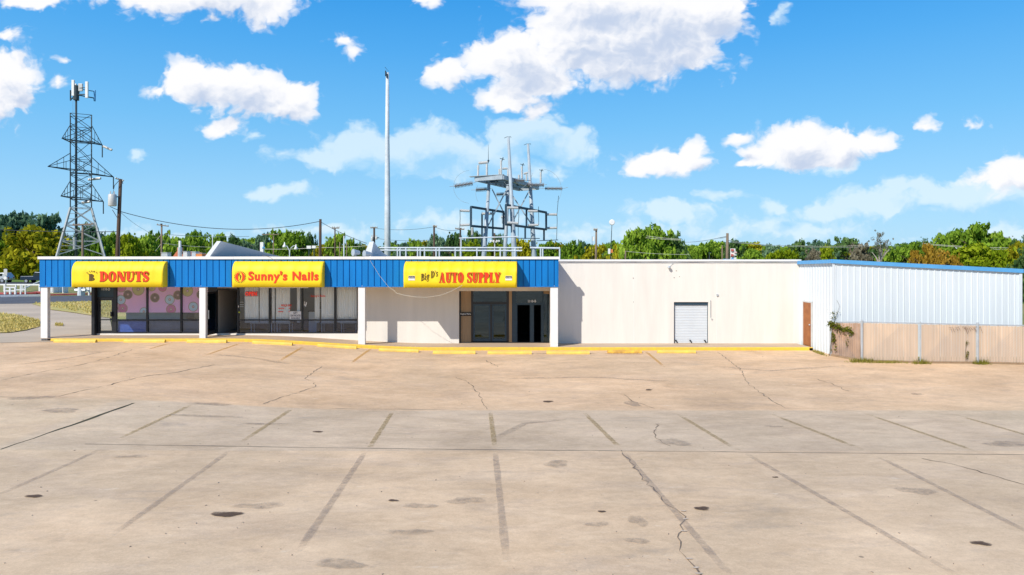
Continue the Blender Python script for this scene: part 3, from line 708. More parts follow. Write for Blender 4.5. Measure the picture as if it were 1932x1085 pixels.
# graphics on the donut glass: pink film with printed doughnuts
film = shop
for a, c in ((219.8, 274.6), (278.6, 339.2), (343, 391.5)):
    fl = MB().box(xw(a), xw(c), YW + .085, YW + .090, zw(590), zw(540)).build('window_graphic', 'pink', shop)
donut_col = {'choc': mat('chocolate_icing', (.16, .075, .04), .6), 'blue': mat('blue_icing', (.42, .55, .68), .6), 'rose': mat('rose_icing', (.55, .14, .30), .6), 'lime': mat('yellow_icing', (.50, .44, .12), .6), 'dough': mat('dough_edge', (.36, .25, .15), .7)}
def printed(px, py, rpx, kind, x0, x1):
    r = rpx / F * YW; cx, cz = xw(px), zw(py); xa, xb = xw(x0), xw(x1); zc0, zc1 = zw(590), zw(540)
    for k, (ro, ri, mm, yo) in enumerate(((1.0, .78, 'dough', .0835), (.86, .26, kind, .082), (.27, .12, 'dough', .0805))):
        m = MB(); n = 26
        for i in range(n):
            t0, t1 = 2 * math.pi * i / n, 2 * math.pi * (i + 1) / n
            q = [(cx + r * ro * math.cos(t0), cz + r * ro * math.sin(t0)), (cx + r * ro * math.cos(t1), cz + r * ro * math.sin(t1)), (cx + r * ri * math.cos(t1), cz + r * ri * math.sin(t1)), (cx + r * ri * math.cos(t0), cz + r * ri * math.sin(t0))]
            q = [(min(max(u, xa), xb), min(max(v, zc0), zc1)) for u, v in q]
            ar = sum(q[j][0] * q[(j + 1) % 4][1] - q[(j + 1) % 4][0] * q[j][1] for j in range(4))
            if abs(ar) > 1e-5: m.prism(q, 1, YW + yo, YW + yo + .0008)
        if m.f: m.build('printed_donut', donut_col[mm], film)
for px, py, rp, k, a, c in ((239.5, 556, 9, 'choc', 219.8, 274.6), (226, 566, 9.5, 'blue', 219.8, 274.6), (229.5, 582, 9.5, 'rose', 219.8, 274.6), (259, 546, 12, 'lime', 219.8, 274.6), (227, 542, 10, 'rose', 219.8, 274.6), (269.5, 588, 8, 'blue', 219.8, 274.6),
                            (290.5, 562, 9, 'choc', 278.6, 339.2), (318.5, 565.5, 9.5, 'blue', 278.6, 339.2), (334, 557, 9, 'choc', 278.6, 339.2), (321, 584, 9.5, 'rose', 278.6, 339.2), (305, 543, 8, 'rose', 278.6, 339.2), (285, 543, 7, 'lime', 278.6, 339.2), (352, 549, 11, 'lime', 343, 391.5), (363, 579, 9.5, 'blue', 343, 391.5), (378, 556, 9, 'choc', 343, 391.5)):
    printed(px, py, rp, k, a, c)
# things standing inside the donut shop
for a, c, mm in ((219.2, 275, mat('blue_reflection_panel', (.26, .36, .70), .6, var=.2, scale=2)), (278.2, 339.5, mat('taupe_reflection_panel', (.48, .40, .34), .7, var=.2, scale=2)), (342.6, 392, M['intwall'])):
    MB().box(xw(a), xw(c), YW + .14, YW + .16, zw(627), zw(605)).build('reflection_panel', mm, shop)  # added panels, coloured to stand in for reflections in the lower panes
ct = thing('shop_counter', (xw(280), 34.2, .43), 'long teal counter behind the donut shop windows', 'counter')
MB().box(xw(222), xw(330), 32.9, 33.5, .43, 1.40).build('counter_body', 'teal', ct); MB().box(xw(221), xw(331), 32.85, 33.55, 1.402, 1.45).build('counter_top', 'steelblue', ct)
ob = thing('cardboard_box', (xw(365), 33.2, .43), 'brown box behind the right donut shop window', 'box')
MB().box(xw(354), xw(374), 32.9, 33.4, 1.0, 1.42).build('carton', 'tan', ob); MB().box(xw(354), xw(374), 32.95, 33.35, .43, .998).build('stand', 'teal', ob)
# nail salon front
frame_part([(395, 403.8, TOP, 629), (403.8, 409, TOP, 629), (446.8, 450.2, TOP, 629), (409, 446.8, 544.6, 547.4), (506.3, 509, TOP, 629.5), (568.3, 571, TOP, 629.5), (630, 633.6, TOP, 629.5), (673, 677, TOP, 629.5), (450.2, 506.3, 602.9, 605.2), (509, 568.3, 602.9, 605.2), (571, 630, 602.9, 605.2), (633.6, 673, 602.9, 605.2), (450.2, 673, 627.2, 629.6)], 'window_frame', 'dark', shop)
for a, c in ((450.2, 506.3), (509, 568.3), (571, 630), (633.6, 673)):
    w = pane(a, c, 537, 602.9, 'glass', shop, name='window')
    pane(a, c, 605.2, 627.2, 'glasslow', w, name='pane')
tr = MB().box(xw(409), xw(446.8), YW + .05, YW + .07, zw(544.6), zw(536)).build('transom', 'intwall', shop)
text_part('1110-C', 426.5, 435.2, 538.3, 543.6, YW + .046, 'white', tr, bold=.02)
# salon door swung open towards the left
od = thing('open_door', (xw(409), YW, .45), 'dark glass salon door standing open beside the second pillar', 'door')
dx0 = xw(408.5)
q = MB(); a0 = Vector((dx0, YW - .02, .47)); hdg = Vector((-.08, -.80, 0))
for s0, s1, z0, z1 in ((0, .1, .47, 2.45), (.9, 1.0, .47, 2.45), (.1, .9, 2.36, 2.45), (.1, .9, .47, .66)):
    A = a0 + hdg * s0; B = a0 + hdg * s1; q.bar(Vector((A.x, A.y, (z0 + z1) / 2)), Vector((B.x, B.y, (z0 + z1) / 2)), .045, z1 - z0)
q.build('door_frame', 'dark', od)
q = MB(); A = a0 + hdg * .1; B = a0 + hdg * .9; q.bar(Vector((A.x, A.y, 1.51)), Vector((B.x, B.y, 1.51)), .01, 1.7); q.build('door_pane', 'glassdark', od)
q = MB(); A = a0 + hdg * .94; q.tube([A + Vector((.06, -.02, .75)), A + Vector((.06, -.02, 1.15))], .015, 6); q.build('handle', 'galv', od)
# inside of the salon doorway
MB().box(xw(411), xw(446), 34.6, 34.65, .43, 2.6).build('vestibule_wall', mat('grey_brown_interior', (.20, .17, .135), .9, var=.1), shop)
hd = thing('coat_rack', (xw(432), 34.0, .43), 'black garments hanging in the salon doorway', 'coat rack')
q = MB()
for i, (a, c, d, e) in enumerate(((434, 447, 557, 582), (425, 433.5, 563, 577), (429, 438, 558, 574))): q.ball((xw((a + c) / 2), 34.3 - .05 * i, zw((d + e) / 2)), 1, 14, 10, ((c - a) / 2 / 40, .12, (e - d) / 2 / 40))
q.build('garments', 'black', hd, True)
q = MB()
for y in (575, 579.5, 583.5): q.box(xw(425.5), xw(433), 33.9, 33.91, zw(y + 1.2), zw(y - .6))
q.build('white_stripes', 'white', hd); MB().tube([(xw(434), 34.35, .43), (xw(434), 34.35, 2.2)], .025).build('stand', 'black', hd)
# salon curtains
def curtain(a, c, lab):
    m = MB(); n = max(8, int((c - a) * .9)); y = YW + .15
    zs = (.95, 1.6, 2.3, 2.9)
    for z in zs:
        for i in range(n + 1):
            m.v.append((xw(a + (c - a) * i / n), y + .03 * math.sin(i * 1.7 + a) + .015 * math.sin(i * .6 + z), z))
    for j in range(len(zs) - 1):
        for i in range(n): m.f.append((j * (n + 1) + i, j * (n + 1) + i + 1, (j + 1) * (n + 1) + i + 1, (j + 1) * (n + 1) + i))
    o = m.build('curtain', 'curtain', None, True); so = o.modifiers.new('cloth', 'SOLIDIFY'); so.thickness = .006
    tag(o, lab, 'curtain', 'white curtains in the nail salon')
curtain(459, 486, 'white curtain behind the red OPEN sign'); curtain(488, 506, 'narrow white curtain right of the red OPEN sign')
curtain(510.5, 516, 'thin curtain strip left of the red walk-in lettering'); curtain(518.5, 545.5, 'white curtain behind the red walk-in lettering'); curtain(558.5, 564.5, 'bunched narrow curtain above the gift certificate sign')
curtain(591.5, 601.5, 'gathered curtain left of the small red shop name'); curtain(604, 629.5, 'white curtain behind the small red shop name'); curtain(634, 672.5, 'white curtain nearest the third pillar')
# salon furniture seen below
for i, (a, c, lab) in enumerate(((462, 505, 'low table with white papers behind the leftmost salon window'), (512, 540, 'low table behind the second salon window'), (598, 626, 'low table behind the third salon window'), (636, 668, 'low table behind the rightmost salon window'))):
    t = thing('low_table', (xw((a + c) / 2), 33.2, .43), lab, 'table', 'low tables in the nail salon')
    MB().box(xw(a), xw(c), 32.8, 33.3, .86, .90).build('tabletop', 'white', t)
    for u in (a + 2, c - 2):
        for v in (32.85, 33.25): MB().box(xw(u) - .02, xw(u) + .02, v - .02, v + .02, .43, .86).build('leg', 'white', t)
dk = thing('reception_desk', (xw(580), 33.6, .43), 'pale reception desk between the salon curtains', 'desk')
MB().box(xw(573), xw(588), 33.0, 33.5, .43, 1.42).build('desk_body', 'white', dk); MB().box(xw(572), xw(589), 32.95, 33.55, 1.42, 1.46).build('desk_top', 'dark', dk)
MB().box(xw(583), xw(600), 33.6, 33.9, 1.5, 1.85).build('monitor', 'black', dk)
MB().box(xw(451), xw(672), YW + 1.7, YW + 1.75, .43, 1.0).build('knee_wall', mat('navy_partition', (.07, .10, .22), .6, var=.2, scale=1.5), shop)
# signs in the salon window
os_ = thing('neon_sign', (xw(473), YW + .05, 2.0), 'red OPEN neon sign in the salon window', 'sign')
textmesh('OPEN', xw(462), xw(483.5), zw(558.3), zw(550.5), YW + .05, .02, .03).build('lettering', mat('red_neon', (.7, .03, .02), .4, emit=(1, .05, .02, .35)), os_)
MB().box(xw(460.5), xw(485), YW + .115, YW + .12, zw(559.5), zw(549.5)).build('backing', mat('sign_backing', (.35, .2, .2), .5), os_)
gs = thing('window_sign', (xw(557), YW + .05, 1.3), 'white GIFT CERTIFICATES AVAILABLE sign in the salon window', 'sign')
MB().box(xw(546), xw(567.8), YW + .035, YW + .045, zw(603), zw(587.5)).build('board', 'white', gs)
ink = mat('dark_ink', (.05, .04, .06), .6)
for s, a, c, d, e in (('GIFT', 553, 561, 588.6, 592.6), ('CERTIFICATES', 547, 566.8, 593.8, 597.4), ('AVAILABLE', 548.5, 565.5, 598.6, 602.2)):
    textmesh(s, xw(a), xw(c), zw(e), zw(d), YW + .033, .002, .02).build('lettering', ink, gs)
MB().box(xw(449.6), xw(452.6), YW + .012, YW + .018, zw(590.2), zw(588.2)).build('yellow_sticker', mat('yellow_sticker', (.7, .75, .05), .5), shop)
MB().box(xw(449.0), xw(450.6), YW + .012, YW + .018, zw(580), zw(576.5)).build('white_sticker', 'white', shop)
wi = thing('window_lettering', (xw(537), YW + .06, 1.7), 'red walk-ins lettering on the second salon window', 'sign')
textmesh('WALK-INS', xw(529), xw(549), zw(578.5), zw(574.2), YW + .062, .002, .03).build('lettering', 'red', wi)
b = MB()
for a, c, d, e in ((524.5, 535, 581, 583), (544, 547.5, 581, 583), (524.5, 533.5, 587.2, 589.2), (544, 547, 587, 589)):
    x = a
    while x < c - .6: b.box(xw(x), xw(x + 1.3), YW + .061, YW + .063, zw(e), zw(d)); x += 1.9
b.build('small_print', 'red', wi)
wn = thing('window_lettering', (xw(600), YW + .06, 2.0), 'small red shop name on the third salon window', 'sign')
textmesh("Sunny's Nails", xw(585.5), xw(613), zw(561.6), zw(556.4), YW + .062, .002, .012).build('lettering', 'red', wn)
wl2 = thing('window_lettering', (xw(480), YW + .06, 1.6), 'faint white price lines on the leftmost salon window', 'sign')
b = MB()
for d, wd in ((577.5, 11), (580.2, 8), (582.8, 25), (585.4, 20)):
    x = 468.0
    while x < 468 + wd: b.box(xw(x), xw(x + 1.6), YW + .061, YW + .063, zw(d + .6), zw(d)); x += 2.1
b.build('small_print', 'white', wl2)
wl3 = thing('window_lettering', (xw(622), YW + .06, 1.5), 'small white lettering low on the third salon window', 'sign')
b = MB()
for x in range(6): b.box(xw(617 + x * 1.9), xw(618.3 + x * 1.9), YW + .061, YW + .063, zw(594.5), zw(592.3))
b.build('small_print', 'white', wl3)
fl_ = thing('flower_decal', (xw(574.5), YW + .06, 1.7), 'white flower decal on the salon window frame', 'decal')
b = MB()
for k in range(9):
    a = rr.uniform(0, 6.28); q = rr.uniform(.3, 1) * 4.5; b.ball((xw(575 + q * .7 * math.cos(a)), YW + .06, zw(575 + q * 1.2 * math.sin(a))), .03, 7, 4, (1, .1, 1))
b.build('petals', 'white', fl_)
# auto shop front, set back in its opening
YA = YW + .16
def fa(rects, name, m, parent, y0=YA, y1=YA + .1): return frame_part(rects, name, m, parent, y0, y1)
fa([(866.5, 869, 549, 647.5), (888.6, 892.5, 549, 645), (925, 928, 574.6, 645), (955.5, 960, 549, 645), (892.5, 955.5, 570, 574.4), (866.5, 1038, 646.5, 650)], 'window_frame', 'dark', shop)
fa([(960.2, 965.8, 549, 646)], 'window_post', 'tan', shop, YA - .02, YA + .12)
fa([(966, 974.5, 549, 646), (1001.5, 1006, 576, 646), (1022.5, 1026, 549, 646), (974.5, 1022.5, 572, 576)], 'window_frame', 'steelblue', shop)
pn = MB().box(xw(869), xw(888.6), YA + .04, YA + .06, zw(646.5), zw(549)).build('wood_panel', 'tan', shop)
es = thing('window_sign', (xw(879), YA, 1.5), 'small black Engine Parts sign on the tan panel', 'sign')
MB().box(xw(867.5), xw(889.5), YA - .03, YA - .015, zw(596.5), zw(590)).build('board', 'black', es)
textmesh('Engine Parts', xw(868.6), xw(888), zw(595), zw(591.3), YA - .033, .003, .015).build('lettering', 'white', es)
for a, c in ((892.5, 925), (928, 955.5)):
    d_ = fa([(a, a + 3, 574.6, 645), (c - 3, c, 574.6, 645), (a + 3, c - 3, 574.6, 578), (a + 3, c - 3, 640, 645)], 'door', 'steelblue', shop, YA + .015, YA + .06)
    pane(a + 3, c - 3, 578, 640, 'glassdark', d_, YA + .035, 'door_pane')
pane(892.5, 955.5, 549, 570, 'glassdark', shop, YA + .03, 'transom_pane')
tp = pane(974.5, 1022.5, 549, 572, 'glassdark', shop, YA + .03, 'transom_pane')
text_part('1110-B', 996.5, 1011.5, 566.4, 571.2, YA + .024, 'white', tp, bold=.03)
for a, c in ((974.5, 1001.5), (1006, 1022.5)):
    d_ = fa([(a, a + 1.6, 576, 646), (c - 1.6, c, 576, 646)], 'door', 'steelblue', shop, YA + .015, YA + .06)
pane(1026, 1037.4, 555, 646, 'glassdark', shop, YA + .03, 'window')
MB().box(xw(1026), xw(1037.4), YA + .02, YA + .06, zw(555), zw(549)).build('header_panel', 'tan', shop)

# fluorescent tube under the salon awning
lt = thing('tube_light', (xf(530), YF - .25, 2.7), 'long white tube light under the nail salon awning', 'light')
MB().tube([(xf(484), YF + .35, 2.70), (xf(577), YF + .35, 2.69)], .03, 8).build('tube', 'white', lt)
for x in (490, 570): MB().box(xf(x) - .03, xf(x) + .03, YF + .32, YF + .38, 2.7, 2.79).build('bracket', 'white', lt)

# ------------------------------------------------------------------ awning signs
def awning(a, c, depth, label, nrib):
    x0, x1 = a, c
    z0, z1 = 2.735, 3.885
    t = thing('awning_sign', ((x0 + x1) / 2, YF, z0), label, 'sign', 'yellow awning signs on the blue fascia')
    prof = [(YF - depth, z0), (YF - depth, z0 + .28), (YF - depth, z1 - .50)]
    for k in range(1, 9):
        u = R(90 * k / 8); prof.append((YF - depth * math.cos(u), z1 - .50 + .50 * math.sin(u)))
    m = MB(); n = nrib * 6; k = len(prof)
    for i in range(n + 1):
        s = .03 * abs(math.sin(math.pi * i / 6)) ** .7; x = x0 + (x1 - x0) * i / n
        for j, (y, z) in enumerate(prof):
            e = s * (1 if 2 <= j < k - 1 else 0); m.v.append((x, y + e, z - e * .6))
    for i in range(n):
        for j in range(k - 1): m.f.append((i * k + j, i * k + j + 1, (i + 1) * k + j + 1, (i + 1) * k + j))
    o = m.build('fabric', 'yellow', t, True); so = o.modifiers.new('cloth', 'SOLIDIFY'); so.thickness = .008; so.offset = -1
    for x in (x0, x1):
        e = MB(); e.prism(prof + [(YF, z0)], 0, x - .004, x + .004); e.build('end_panel', 'yellow', t)
    fr = MB()
    fr.bar((x0, YF - depth + .03, z0 + .012), (x1, YF - depth + .03, z0 + .012), .035)
    for i in range(nrib + 1):
        x = x0 + .03 + (x1 - x0 - .06) * i / nrib; fr.bar((x, YF - depth + .05, z0 + .012), (x, YF, z0 + .012), .03)
    fr.build('frame', 'dark', t)
    return t, YF - depth - .006
def on(depth):
    Y = YF - depth
    return (lambda px: (px - CX) / F * Y), (lambda py: CZ - (py - HY) / F * Y)
dA = .42
X, Z = on(dA)
t, yl = awning(X(135), X(307), dA, 'yellow awning sign reading SWEET B DONUTS', 8)
serif('DONUTS', X(188.5), X(281), Z(531), Z(512), yl, .30, .10, dx=-.012, dz=-.025, depth=.003).build('lettering_shadow', 'brown', t)
serif('DONUTS', X(188.5), X(281), Z(531), Z(512), yl - .006, .30, .10).build('lettering', 'red', t)
serif('B', X(167.5), X(178.5), Z(530), Z(517), yl, .30, .14).build('lettering', 'brown', t)
for i, ch in enumerate('SWEET'):
    cx = 164.5 + i * 4.4; cy = 514.6 - 3.0 * (1 - ((i - 2) / 2.0) ** 2)
    textmesh(ch, X(cx - 1.3), X(cx + 1.3), Z(cy + 1.5), Z(cy - 1.4), yl, .004, .02).build('lettering', 'brown', t)
dB = .42; X, Z = on(dB)
t, yl = awning(X(438), X(607.5), dB, "yellow awning sign reading Sunny's Nails", 6)
textmesh("Sunny's Nails", X(468.5), X(601), Z(534.5), Z(511.5), yl - .002, .008, .034).build('lettering', 'red', t)
lg = MB(); cxx, czz = X(453), Z(522.5); u = 1 / F * (YF - dB)
for k in range(44):
    t0, t1 = 2 * math.pi * k / 44, 2 * math.pi * (k + 1) / 44
    if k % 2 == 0:
        lg.prism([(cxx + 10 * u * math.cos(t0), czz + 10 * u * math.sin(t0)), (cxx + 10 * u * math.cos(t1), czz + 10 * u * math.sin(t1)), (cxx + 11.2 * u * math.cos(t1), czz + 11.2 * u * math.sin(t1)), (cxx + 11.2 * u * math.cos(t0), czz + 11.2 * u * math.sin(t0))], 1, yl - .006, yl)
lg.build('logo_ring', 'brown', t)
lg = MB()
for s in (-1, 1):
    for k in range(14):
        t0, t1 = R(-82 + 164 * k / 14), R(-82 + 164 * (k + 1) / 14)
        q = [(cxx + s * 9 * u * math.cos(t0), czz + 9 * u * math.sin(t0)), (cxx + s * 9 * u * math.cos(t1), czz + 9 * u * math.sin(t1)),
             (cxx + s * (4.2 * u * math.cos(t1)), czz + 8.6 * u * math.sin(t1)), (cxx + s * (4.2 * u * math.cos(t0)), czz + 8.6 * u * math.sin(t0))]
        lg.prism(q, 1, yl - .006, yl)
lg.build('logo', 'red', t)
lg = MB()
for s, a0, a1 in ((-1, 6, -2), (1, 3, -6)): lg.bar((cxx + s * 1.4 * u, yl - .003, czz + a0 * u), (cxx - s * .6 * u, yl - .003, czz + a1 * u), 1.0 * u, .004, up=(0, 1, 0))
lg.build('logo_hand', 'brown', t)
dC = .78; X, Z = on(dC)  # depth exaggerated so the awning throws a slanted shadow on the wall below
t, yl = awning(X(761.5), X(975), dC, "yellow awning sign reading Big D's AUTO SUPPLY", 10)
W1 = {'A': .72, 'U': .66, 'T': .66, 'O': .66, 'S': .56, 'P': .58, 'L': .56, 'Y': .66, ' ': .3}
serif('AUTO SUPPLY', X(829), X(944), Z(533.5), Z(514), yl, .27, .07, W1, dx=-.022, depth=.003).build('lettering_shadow', 'brown', t)
serif('AUTO SUPPLY', X(829), X(944), Z(533.5), Z(514), yl - .006, .27, .07, W1).build('lettering', 'red', t)
serif("Big D's", X(794.5), X(826), Z(530.5), Z(517), yl, .22, .08, slope=.30).build('lettering', 'brown', t)
for a in (770.5, 953.5):
    q = MB().box(X(a), X(a + 12.4), yl - .004, yl, Z(529), Z(520.5)).build('emblem', 'white', t)
    MB().box(X(a + .3), X(a + 12), yl - .007, yl - .004, Z(525.2), Z(521)).build('emblem_band', 'black', q)
    z = MB()
    for k in range(4): z.bar((X(a + 1.6 + 2.7 * k), yl - .009, Z(524.6)), (X(a + 3.4 + 2.5 * k), yl - .009, Z(522.2 + .3 * (k % 2))), .02, .004, up=(0, 1, 0))
    z.build('emblem_script', 'white', q)

# loose cable looping down from the fascia
def sag(a, b, s, n=24):
    a, b = Vector(a), Vector(b); return [a.lerp(b, i / n) - Vector((0, 0, s * 4 * (i / n) * (1 - i / n))) for i in range(n + 1)]
q = MB(); q.tube([W(x, y, YF - .03 - .82 * sm(733, 790, x)) for x, y in ((698, 491), (716, 520), (733, 541), (745, 549.5), (748, 553), (765, 557.5), (785, 560.3), (805, 561), (830, 557.5), (850, 550), (868, 541), (872, 538))], .006, 6)
tag(q.build('cable', 'palewire'), 'loose pale cable looping below the blue fascia', 'cable')
q = MB(); q.tube([W(x, y, YF - .06) for x, y in ((494, 482), (505, 484), (512, 487), (517, 491), (530, 492.5))], .008, 6)
tag(q.build('cable', 'paleWood'), 'short brown cable draped over the coping above the salon sign', 'cable')

# ------------------------------------------------------------------ white warehouse part
wh = thing('warehouse_building', (8, 40, 0), 'long plain white plaster warehouse wall with a roll-up door', 'building')
X0, X1 = XR + .023, 13.60
da, dc, dt = xw(1271.5), xw(1336.5), zw(570)
wm = MB(); wm.box(X0, da, YW, YW + T, -.4, 3.78); wm.box(dc, X1, YW, YW + T, -.4, 3.78); wm.box(da, dc, YW, YW + T, dt, 3.78)
wm.box(X0, X1, YB, YB + T, -.4, 3.78); wm.box(X0 + .003, X0 + .1, YW + T, YB, 2, 3.78)
wm.build('wall', 'plaster', wh)
MB().box(X0, X1, YW + T, YB, 3.55, 3.66).build('roof', 'roof', wh)
q = MB(); q.box(X0, X1 + .03, YW - .05, YW + .25, 3.86, 3.95); q.build('coping', 'white', wh)
q = MB(); q.box(X0, X1, YW - .025, YW - .002, 3.79, 3.858); q.build('flashing', mat('stained_flashing', (.50, .49, .47), .6, scale=1.4, stretch=(.6, 1, 8), col2=(.16, .15, .15)), wh)
for x in (1196, 1352.5, 1498):
    MB().box(xw(x) - .012, xw(x) + .012, YW - .006, YW - .002, -.02, 3.78).build('wall_joint', mat('joint_white', (.78, .76, .72), .8), wh)
# roll-up door
dm = MB(); nsl = 24; zb = S(8) - .06; ht = dt - .14 - zb; yd = YW + .11
for k in range(nsl):
    a = zb + ht * k / nsl; b = zb + ht * (k + 1) / nsl
    dm.v += [(da + .045, yd + .022, a), (dc - .02, yd + .022, a), (da + .045, yd, a + (b - a) * .3), (dc - .02, yd, a + (b - a) * .3), (da + .045, yd, b - (b - a) * .15), (dc - .02, yd, b - (b - a) * .15)]
    i = k * 6; dm.f += [(i, i + 1, i + 3, i + 2), (i + 2, i + 3, i + 5, i + 4)]
    if k < nsl - 1: dm.f.append((i + 4, i + 5, i + 7, i + 6))
rd_ = dm.build('roll_up_door', 'shutter', wh)
q = MB(); q.box(da, dc, YW + .06, YW + .12, dt - .14, dt - .002); q.build('door_hood', 'steelblue', rd_)
q = MB(); q.box(da, da + .045, YW + .08, YW + .16, zb, dt - .14); q.box(dc - .02, dc, YW + .08, YW + .16, zb, dt - .14); q.build('door_track', 'steelblue', rd_)
for x in (1276, 1303, 1330.5):
    q = MB(); q.prism([(xw(x) - .05, zb + .16), (xw(x) + .03, zb + .16), (xw(x) + .1, zb + .02), (xw(x) + .05, zb + .02)], 1, yd - .05, yd - .004); q.build('door_latch', 'dark', rd_)
q = MB(); q.tube([(xw(1339.8), YW - .04, zw(566)), (xw(1339.8), YW - .04, zw(598)), (xw(1341.5), YW - .06, zw(601.5)), (xw(1343), YW - .06, zw(600))], .018, 6); q.build('conduit', 'insul', wh)
q = MB(); q.ball((xw(1261.5), YW - .12, zw(504.5)), .075, 10, 6); q.tube([(xw(1261.5), YW, zw(504)), (xw(1261.5), YW - .12, zw(504))], .03, 6); q.tube([(xw(1262), YW - .05, zw(503)), (xw(1267), YW - .03, zw(498)), (xw(1271), YW - .03, zw(497))], .008, 5)
tag(q.build('wall_lamp', 'galv'), 'small round lamp high on the white warehouse wall', 'lamp')
q = MB().box(xw(1351.5), xw(1355), YW - .05, YW - .003, zw(558.5), zw(555)).build('wall_box', 'galv', wh)
for (x, y, a, b) in ((1195, 525, .03, .04), (1195.5, 570, .02, .05), (1276, 511, .03, .03), (1272, 524, .03, .03), (1282, 522, .02, .03)):
    MB().ball((xw(x), YW - .001, zw(y)), 1, 8, 4, (a, .004, b)).build('wall_spot', mat('spot', (.35, .32, .28), .9), wh)

# ------------------------------------------------------------------ ribbed metal building
mb = thing('metal_building', (17.6, 37, 0), 'white ribbed metal building with light blue roof trim', 'building')
YM = 29.0
xm = lambda px: (px - CX) / F * YM
cxA, cyA = xm(1572), YM
xE = xm(1925)
def topz(x): return 3.86 - (x - cxA) * (3.86 - 3.45) / (xE - cxA)
def ribwall(pts, ztop, z0, name, base=0.0):
    """ribbed sheet along a plan line from pts[0] to pts[1]"""
    a, b = Vector(pts[0]), Vector(pts[1]); ln = (b - a).length; d = (b - a) / ln; nrm = Vector((d.y, -d.x))
    m = MB(); prof = []; s = 0; p_ = .262
    while s < ln:
        for u, h in ((0, 0), (.085, 0), (.105, .024), (.135, .024), (.155, 0), (.185, 0), (.192, .006), (.2, .006), (.207, 0)):
            if s + u <= ln: prof.append((s + u, h))
        s += p_
    prof.append((ln, 0))
    for u, h in prof:
        q = a + d * u + nrm * h; m.v += [(q.x, q.y, z0), (q.x, q.y, ztop(q.x, q.y) if callable(ztop) else ztop)]
    m.f = [(2 * i, 2 * i + 2, 2 * i + 3, 2 * i + 1) for i in range(len(prof) - 1)]
    return m.build(name, 'ribbed', mb)
sl = (13.56, YW - .002)
ribwall(((sl[0], sl[1]), (cxA, cyA)), lambda x, y: 3.76 + (YW - y) / (YW - YM) * .10, -.25, 'side_wall')
ribwall(((cxA, cyA), (xE, cyA)), lambda x, y: topz(x), -.4, 'front_wall')
q = MB(); q.box(xE - .1, xE - .01, YM + .05, 44, -.4, 3.4); q.box(cxA + .02, xE - .1, 44, 44.1, -.4, 3.6); q.build('rear_wall', 'ribbed', mb)
q = MB(); q.prism([(cxA + .02, 3.80), (xE + .05, 3.43), (xE + .05, 3.50), (cxA + .02, 3.88)], 1, YM + .05, 44.2); q.build('roof', 'trimblue', mb)
q = MB(); q.prism([(cxA - .06, topz(cxA) - .04), (xE + .08, topz(xE) - .045), (xE + .08, topz(xE) + .125), (cxA - .06, topz(cxA) + .125)], 1, YM - .09, YM + .04); q.build('roof_trim', 'trimblue', mb)
q = MB(); q.add([], []); A = Vector((sl[0] - .06, sl[1], 3.80)); B = Vector((cxA - .06, YM - .05, 3.90)); q.bar(A, B, .12, .16); q.build('roof_trim', 'trimblue', mb)
q = MB(); q.box(xE - .08, xE + .05, YM - .05, YM + .06, -.4, topz(xE) - .05); q.build('corner_trim', 'ribbed', mb)
q = MB(); q.box(cxA - .05, cxA + .05, YM - .045, YM - .031, -.3, topz(cxA) - .045); q.build('corner_trim', 'ribbed', mb)
# its brown side door
def onside(u): # 0 at the plaster wall, 1 at the corner
    return Vector((sl[0] + (cxA - sl[0]) * u, sl[1] + (cyA - sl[1]) * u))
a, b = onside(.17), onside(.42); off = Vector((-.05, 0))
q = MB(); q.bar((a.x - .05, a.y, 1.0), (b.x - .05, b.y, 1.0), .05, 1.98); sd = q.build('door', 'rust', mb)
q = MB(); q.bar((a.x - .04, a.y + .04, 1.02), (a.x - .04, a.y - .01, 1.02), .09, 2.06); q.bar((b.x - .04, b.y + .01, 1.02), (b.x - .04, b.y - .04, 1.02), .09, 2.06); q.bar((a.x - .042, a.y + .03, 2.02), (b.x - .042, b.y - .03, 2.02), .085, .06); q.build('door_frame', 'insul', sd)
q = MB(); q.ball((b.x - .11, b.y + .09, 1.0), .035); q.build('door_knob', 'galv', sd)

